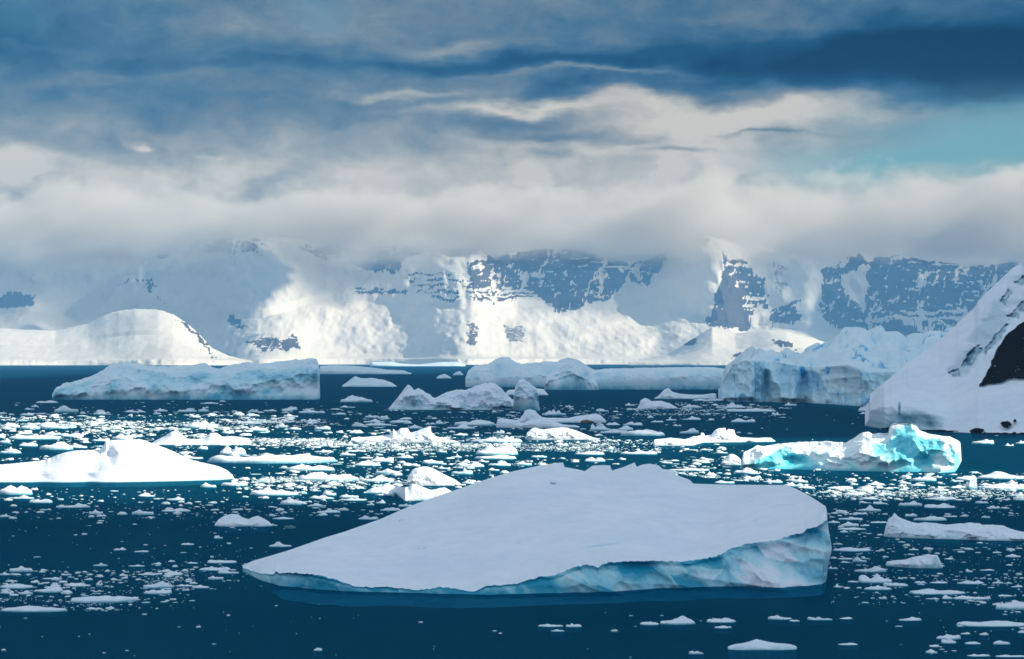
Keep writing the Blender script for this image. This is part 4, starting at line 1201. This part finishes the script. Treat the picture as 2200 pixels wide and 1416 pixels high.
# ------------------------------------------------------------------ odd small things
def lump_obj(name, label, cat, u, v, wpx, hpx, mat, z0=0.0, seed=1, up=0.0):
    d = dist(v) if not up else up
    m = d / F
    nu, nv = 18, 10
    a = np.linspace(0, 2 * math.pi, nu, endpoint=False)[None]; e = np.linspace(-.3, 1, nv)[:, None] * math.pi / 2
    rad = 1 + .35 * fbm(np.cos(a) * 2 + e, np.sin(a) * 2 + e * 2, seed, 4)
    X = np.cos(e) * np.cos(a) * rad * wpx * m / 2; Y = np.cos(e) * np.sin(a) * rad * wpx * m / 3; Z = np.sin(e) * rad * hpx * m
    V = np.stack([X, Y, Z + 0 * a], -1).reshape(-1, 3)
    i = np.arange(nu * nv).reshape(nv, nu); j = np.roll(i, -1, 1)
    f = np.stack([i[:-1].ravel(), j[:-1].ravel(), j[1:].ravel(), i[1:].ravel()], 1).tolist() + [i[-1].tolist(), i[0][::-1].tolist()]
    loc = (float(wx(u, d)), float(d), float(z0))
    o = mesh_obj(name, V + np.array(loc), f, mat, origin=loc)
    tag(o, label, cat)
    return o


dd = dist(909)
lump_obj('dirty_ice_block', 'dark brown streaked lump of dirty ice on the round-knob berg', 'ice block', 1262, 909, 28, 6, M_dirt, .1, 3)
lump_obj('clear_ice_piece', 'dark translucent piece of clear ice drifting beside the tilted slab', 'ice block', 623, 1135, 24, 6, M_clear, 0, 4)


def chunk(u, v, wpx, hpx, Y, seed):
    """a block lying on the slab's snow"""
    m = Y / F
    P = []
    r = np.random.RandomState(seed)
    for z, s in ((-.3, 1.0), (.5, .85), (1.0, .45)):
        for k in range(7):
            a = 2 * math.pi * k / 7
            P.append((math.cos(a) * wpx * m / 2 * s * r.uniform(.75, 1.2), math.sin(a) * wpx * m / 2 * s, z * hpx * m * r.uniform(.8, 1.15)))
    f = [[7 * q + k, 7 * q + (k + 1) % 7, 7 * q + 7 + (k + 1) % 7, 7 * q + 7 + k] for q in (0, 1) for k in range(7)] + [list(range(14, 21))]
    loc = np.array((float(wx(u, Y)), Y, float(wz(v, Y))))
    mesh_obj('ice_chunk', np.array(P) + loc, f, M_main, SLAB, {'blue': np.repeat([.45, .12, .0], 7), 'rock': np.zeros(21)}, smooth=False, origin=tuple(loc))


for (u, v, wp, hp, fr, sd) in [(902, 1181, 12, 9, .45, 1), (912, 1180, 9, 8, .45, 2), (1114, 1172, 14, 9, .42, 3), (1020, 1176, 12, 3, .43, 4), (862, 1118, 12, 5, .82, 5), (1188, 1036, 14, 5, .86, 6), (1036, 1082, 20, 4, .72, 7)]:
    # distance of the snow surface at that place
    e = np.interp(u, [800, 900, 1020, 1114, 1188], [1261, 1267, 1270, 1252, 1237]); bk = np.interp(u, [800, 900, 1020, 1114, 1188], [1121, 1080, 1038, 1009, 995])
    wv = np.interp(u, [760, 850, 1050, 1250], [1271, 1273, 1278, 1273])
    Ye = float(dist(wv)) + .5
    dp = float(np.interp(u, [800, 1000, 1200], [34, 52, 62]))
    Yb = Ye + dp
    ze, zb = wz(e, Ye), wz(bk, Yb)
    # ray meets the sloping top
    lo, hi = 0., 1.
    for _ in range(40):
        md = (lo + hi) / 2
        Yy = Ye + dp * md
        if wz(v, Yy) > ze + (zb - ze) * md: lo = md
        else: hi = md
    # ray height falls below / rises above the surface: keep the crossing
    chunk(u, v, wp, hp, float(Ye + dp * lo), sd)

# ------------------------------------------------------------------ brash ice: crumbs nobody could count
def brash():
    r = np.random.RandomState(77)
    bands = [  # u0,u1,v0,v1, number, size px lo..hi, mean flatness
        (-40, 560, 884, 928, 900, 3, 16), (-40, 700, 900, 918, 900, 2, 10), (-40, 420, 918, 990, 900, 3, 16), (420, 1120, 880, 960, 900, 3, 18), (540, 1120, 940, 962, 900, 2, 9), (760, 1330, 952, 970, 3600, 1.0, 4), (1000, 1300, 940, 966, 900, 1.2, 5),
        (480, 760, 942, 958, 2200, 1.0, 4), (560, 720, 1024, 1034, 900, 1.0, 4), (-40, 620, 902, 914, 1600, 1.1, 5), (1780, 2240, 1052, 1068, 1500, 1.0, 5), (500, 1240, 960, 1060, 1000, 3, 20), (500, 900, 1030, 1110, 600, 3, 16), (0, 520, 1050, 1115, 330, 2.5, 13), (540, 780, 1024, 1036, 300, 2, 8), (0, 620, 1100, 1230, 160, 2, 10),
        (0, 420, 1225, 1308, 700, 2.5, 16), (0, 300, 1285, 1312, 500, 1.5, 7), (300, 620, 1195, 1265, 120, 2, 10), (1100, 1700, 868, 905, 400, 2, 12), (1360, 1560, 878, 892, 500, 1.5, 5), (1240, 1420, 945, 972, 500, 1.5, 7),
        (1400, 1800, 960, 1045, 260, 3, 16), (1560, 1800, 1005, 1045, 160, 3, 16), (1100, 1560, 985, 1040, 300, 3, 18), (1720, 2240, 1015, 1110, 800, 3, 18), (1760, 2240, 1045, 1075, 600, 2, 10), (1780, 2240, 1165, 1300, 420, 2.5, 14),
        (1780, 1960, 1090, 1180, 130, 2.5, 12), (1880, 2240, 1235, 1300, 300, 2.5, 12), (2140, 2240, 1290, 1320, 160, 2, 8), (0, 2200, 1310, 1412, 40, 2, 7), (1980, 2240, 1330, 1414, 60, 3, 12), (0, 1550, 862, 890, 180, 2, 10), (1400, 2200, 880, 960, 60, 2, 9),
        (1430, 1700, 862, 884, 240, 2, 8), (1050, 1320, 912, 945, 260, 2, 10), (100, 700, 1290, 1400, 14, 2, 6),
    ]
    pv, pf, pb = [], [], []
    base = 0
    items = []
    for (u0, u1, v0, v1, n, s0, s1) in bands:
        k = 0
        w0 = u1 - u0
        if u0 <= 0: u0 = -260
        if u1 >= 2200: u1 = 2480
        n = n * (u1 - u0) / w0
        n = int(n * .75)
        while k < n:
            m = n * 2
            u = r.uniform(u0, u1, m); v = r.uniform(v0, v1, m)
            d = dist(v)
            # streaky clusters lying along the current
            cl = fbm(wx(u, d) / 26, d / 30, 501, 4) + .5 * fbm(u / 40, v / 5, 503, 3)
            ok = cl > r.normal(.02, .28, m)
            ok &= ~((u > 530) & (u < 1780) & (v > np.interp(u, [530, 1000, 1200, 1700, 1780], [1212, 1046, 998, 1043, 1090])) & (v < slab_front(u)))
            ok &= ~((u > 1855) & (v < 935)) & ~((u > 1545) & (v < 867 + (u - 1545) * .03))
            for q in np.nonzero(ok)[0]:
                if k >= n: break
                s = min(s0 * 1.1 * math.exp(r.normal(.5, .82)), s1 * 1.7)
                items.append((u[q], v[q], s)); k += 1
    for bx in rest:
        items.append(((bx[0] + bx[1]) / 2, bx[3], bx[1] - bx[0]))
    for (u, v, s) in items:
        d = dist(v); m = d / F
        w = s * m
        ns = 6 if s < 7 else 9
        L = w * r.uniform(.6, 1.3)
        h = w * r.uniform(.07, .26) if s > 4 else w * r.uniform(.15, .45)
        awash = r.rand() < .3
        if awash: h *= .3
        h = max(h, .04)
        X0 = wx(u, d)
        ph = r.uniform(0, 6.28)
        a = ph + np.arange(ns) * 2 * math.pi / ns + r.uniform(-.25, .25, ns)
        rr_ = r.uniform(.75, 1.1, ns)
        ca, sa = np.cos(a) * rr_, np.sin(a) * rr_
        lo = np.stack([X0 + ca * w / 2, d + sa * L / 2, np.full(ns, -.1)], 1)
        ox, oy = r.uniform(-.2, .2, 2)
        mid = np.stack([X0 + ca * w / 2 * .88, d + sa * L / 2 * .85, h * r.uniform(.25, .7, ns)], 1)
        hi = np.stack([X0 + (ca * .45 + ox) * w / 2, d + (sa * .45 + oy) * L / 2, h * r.uniform(.6, 1.15, ns)], 1)
        pv.append(lo); pv.append(mid); pv.append(hi)
        k = np.arange(ns); k2 = (k + 1) % ns
        for o1, o2 in ((0, ns), (ns, 2 * ns)):
            pf.extend(np.stack([base + o1 + k, base + o1 + k2, base + o2 + k2, base + o2 + k], 1).tolist())
        pf.append((base + 2 * ns + k).tolist())
        tint = r.uniform(-.1, .25) + (.35 if r.rand() < .1 else 0) + (.3 if awash else 0)
        pb.append(np.concatenate([np.full(ns, .8), np.full(ns, .2 + tint), np.full(ns, tint)]))
        base += 3 * ns
    V = np.concatenate(pv)
    o = mesh_obj('brash_ice', V, pf, M_brash, attrs={'blue': np.concatenate(pb), 'rock': np.zeros(len(V))}, smooth=False)
    tag(o, 'scattered crumbs of white brash ice drifting in streaks over the water', 'brash ice', kind='stuff')


brash()

# ------------------------------------------------------------------ unseen cloud banks added overhead, shaped to keep the sun off chosen parts
def shade_cloud_material():
    mat = bpy.data.materials.new('cloud')
    mat.use_nodes = True
    w = NT(mat.node_tree)
    out = w.n('ShaderNodeOutputMaterial')
    d = w.n('ShaderNodeBsdfDiffuse'); d.inputs[0].default_value = (.9, .9, .9, 1)
    t = w.n('ShaderNodeBsdfTranslucent'); t.inputs[0].default_value = (.52, .74, 1.0, 1)
    mx = w.n('ShaderNodeMixShader'); mx.inputs[0].default_value = .62
    w.t.links.new(d.outputs[0], mx.inputs[1]); w.t.links.new(t.outputs[0], mx.inputs[2])
    w.t.links.new(mx.outputs[0], out.inputs[0])
    return mat


M_shade_cloud = shade_cloud_material()


def cloud(x0, x1, y0, y1, alt, seed, rough=40., thick=160., nx=90, ny=70, shear=0.):
    """a bank whose shadow falls on the ground between x0..x1, y0..y1"""
    off = SUNV * (alt / SUNV[2])
    u = np.linspace(-1, 1, nx)[None]; v = np.linspace(-1, 1, ny)[:, None]
    X = (x0 + x1) / 2 + (x1 - x0) / 2 * u + 0 * v
    Y = (y0 + y1) / 2 + (y1 - y0) / 2 * v + 0 * u
    X = X + shear * (Y - y0)
    e = np.clip((1 - np.abs(u) ** 12) * (1 - np.abs(v) ** 12), 0, 1) ** .5
    nz = fbm(X / 400, Y / 400, seed, 5)
    X = X + rough * fbm(X / 90 + 3, Y / 90, seed + 3, 4) * (1 - e * .5)
    Y = Y + rough * fbm(X / 90, Y / 90 + 9, seed + 5, 4) * (1 - e * .5)
    T = thick * (.7 + .6 * nz) * e
    top = np.stack([X + off[0], Y + off[1], alt + T], -1)
    bot = np.stack([X + off[0], Y + off[1], alt - .3 * T - .5], -1)
    V = np.concatenate([top.reshape(-1, 3), bot.reshape(-1, 3)])
    f = np.concatenate([gridfaces(ny, nx), gridfaces(ny, nx, True) + nx * ny])
    o = mesh_obj('cloud', V, f, M_shade_cloud, origin=((x0 + x1) / 2 + off[0], (y0 + y1) / 2 + off[1], alt))
    o['kind'] = 'structure'
    return o


cloud(-260, 260, -100, 328, 1500, 601, thick=90, rough=30)                 # over the foreground
cloud(-480, 620, 880, 3600, 1500, 611)                # over the far water, glacier and hill
cloud(36, 900, 625, 960, 1500, 621, rough=16)           # over the snow hill
for (xa, xb, ya, yb, sd) in [(-2050, -1230, 10850, 12300, 631), (1580, 2900, 11000, 12300, 661)]:
    cloud(xa, xb, ya, yb, 2600, sd, rough=110, nx=60, ny=60, shear=-.47)    # over parts of the range

def low_cloud():
    x0, x1, y0, y1, z0, z1 = -4600, 4600, 11150, 14000, ZCUT + .5, 1050
    V = [(x, y, z) for z in (z0, z1) for (x, y) in ((x0, y0), (x1, y0), (x1, y1), (x0, y1))]
    fs = [(3, 2, 1, 0), (4, 5, 6, 7), (0, 1, 5, 4), (1, 2, 6, 5), (2, 3, 7, 6), (3, 0, 4, 7)]
    mat = bpy.data.materials.new('low_cloud')
    mat.use_nodes = True
    w = NT(mat.node_tree)
    out = w.n('ShaderNodeOutputMaterial')
    pos = w.n('ShaderNodeNewGeometry').outputs['Position']
    sp = w.n('ShaderNodeSeparateXYZ')
    w.t.links.new(pos, sp.inputs[0])
    n1 = w.noise(w.vm('MULTIPLY', pos, (.0017, .0013, .0026)), 1.0, 7, .62).outputs[0]
    nn = w.m('SUBTRACT', n1, .5)
    base = w.smooth(w.m('MULTIPLY_ADD', nn, 560., sp.outputs[2]), 520., 600.)      # ragged base
    top = w.m('SUBTRACT', 1.0, w.smooth(w.m('MULTIPLY_ADD', nn, -1100., sp.outputs[2]), 740., 890.))
    front = w.smooth(w.m('MULTIPLY_ADD', nn, 1500., sp.outputs[1]), 11750., 12250.)
    d = w.m('MULTIPLY', w.m('MULTIPLY', w.m('MULTIPLY', base, top), front), .0042)
    pv = w.n('ShaderNodeVolumePrincipled')
    pv.inputs['Color'].default_value = (.84, .81, .76, 1)
    pv.inputs['Anisotropy'].default_value = .0
    w.put(pv.inputs['Density'], d)
    w.t.links.new(pv.outputs[0], out.inputs['Volume'])
    mat.cycles.volume_step_rate = .25
    o = mesh_obj('low_cloud', V, fs, mat, smooth=False)
    tag(o, 'low bank of grey cream cloud covering the mountain summits', 'cloud', kind='stuff')


low_cloud()

# ------------------------------------------------------------------ air
def haze():
    x0, x1, y0, y1, z0, z1 = -20500, 20500, -4500, 19500, -9, ZCUT
    V = [(x, y, z) for z in (z0, z1) for (x, y) in ((x0, y0), (x1, y0), (x1, y1), (x0, y1))]
    fs = [(3, 2, 1, 0), (4, 5, 6, 7), (0, 1, 5, 4), (1, 2, 6, 5), (2, 3, 7, 6), (3, 0, 4, 7)]
    mat = bpy.data.materials.new('haze_air')
    mat.use_nodes = True
    w = NT(mat.node_tree)
    out = w.n('ShaderNodeOutputMaterial')
    pv = w.n('ShaderNodeVolumePrincipled')
    pv.inputs['Color'].default_value = (.17, .50, .90, 1)
    pv.inputs['Density'].default_value = 6.6e-5
    pv.inputs['Anisotropy'].default_value = .0
    w.t.links.new(pv.outputs[0], out.inputs['Volume'])
    o = mesh_obj('haze', V, fs, mat, smooth=False)
    tag(o, 'thin blue haze over the bay and mountains', 'haze', kind='stuff')


haze()
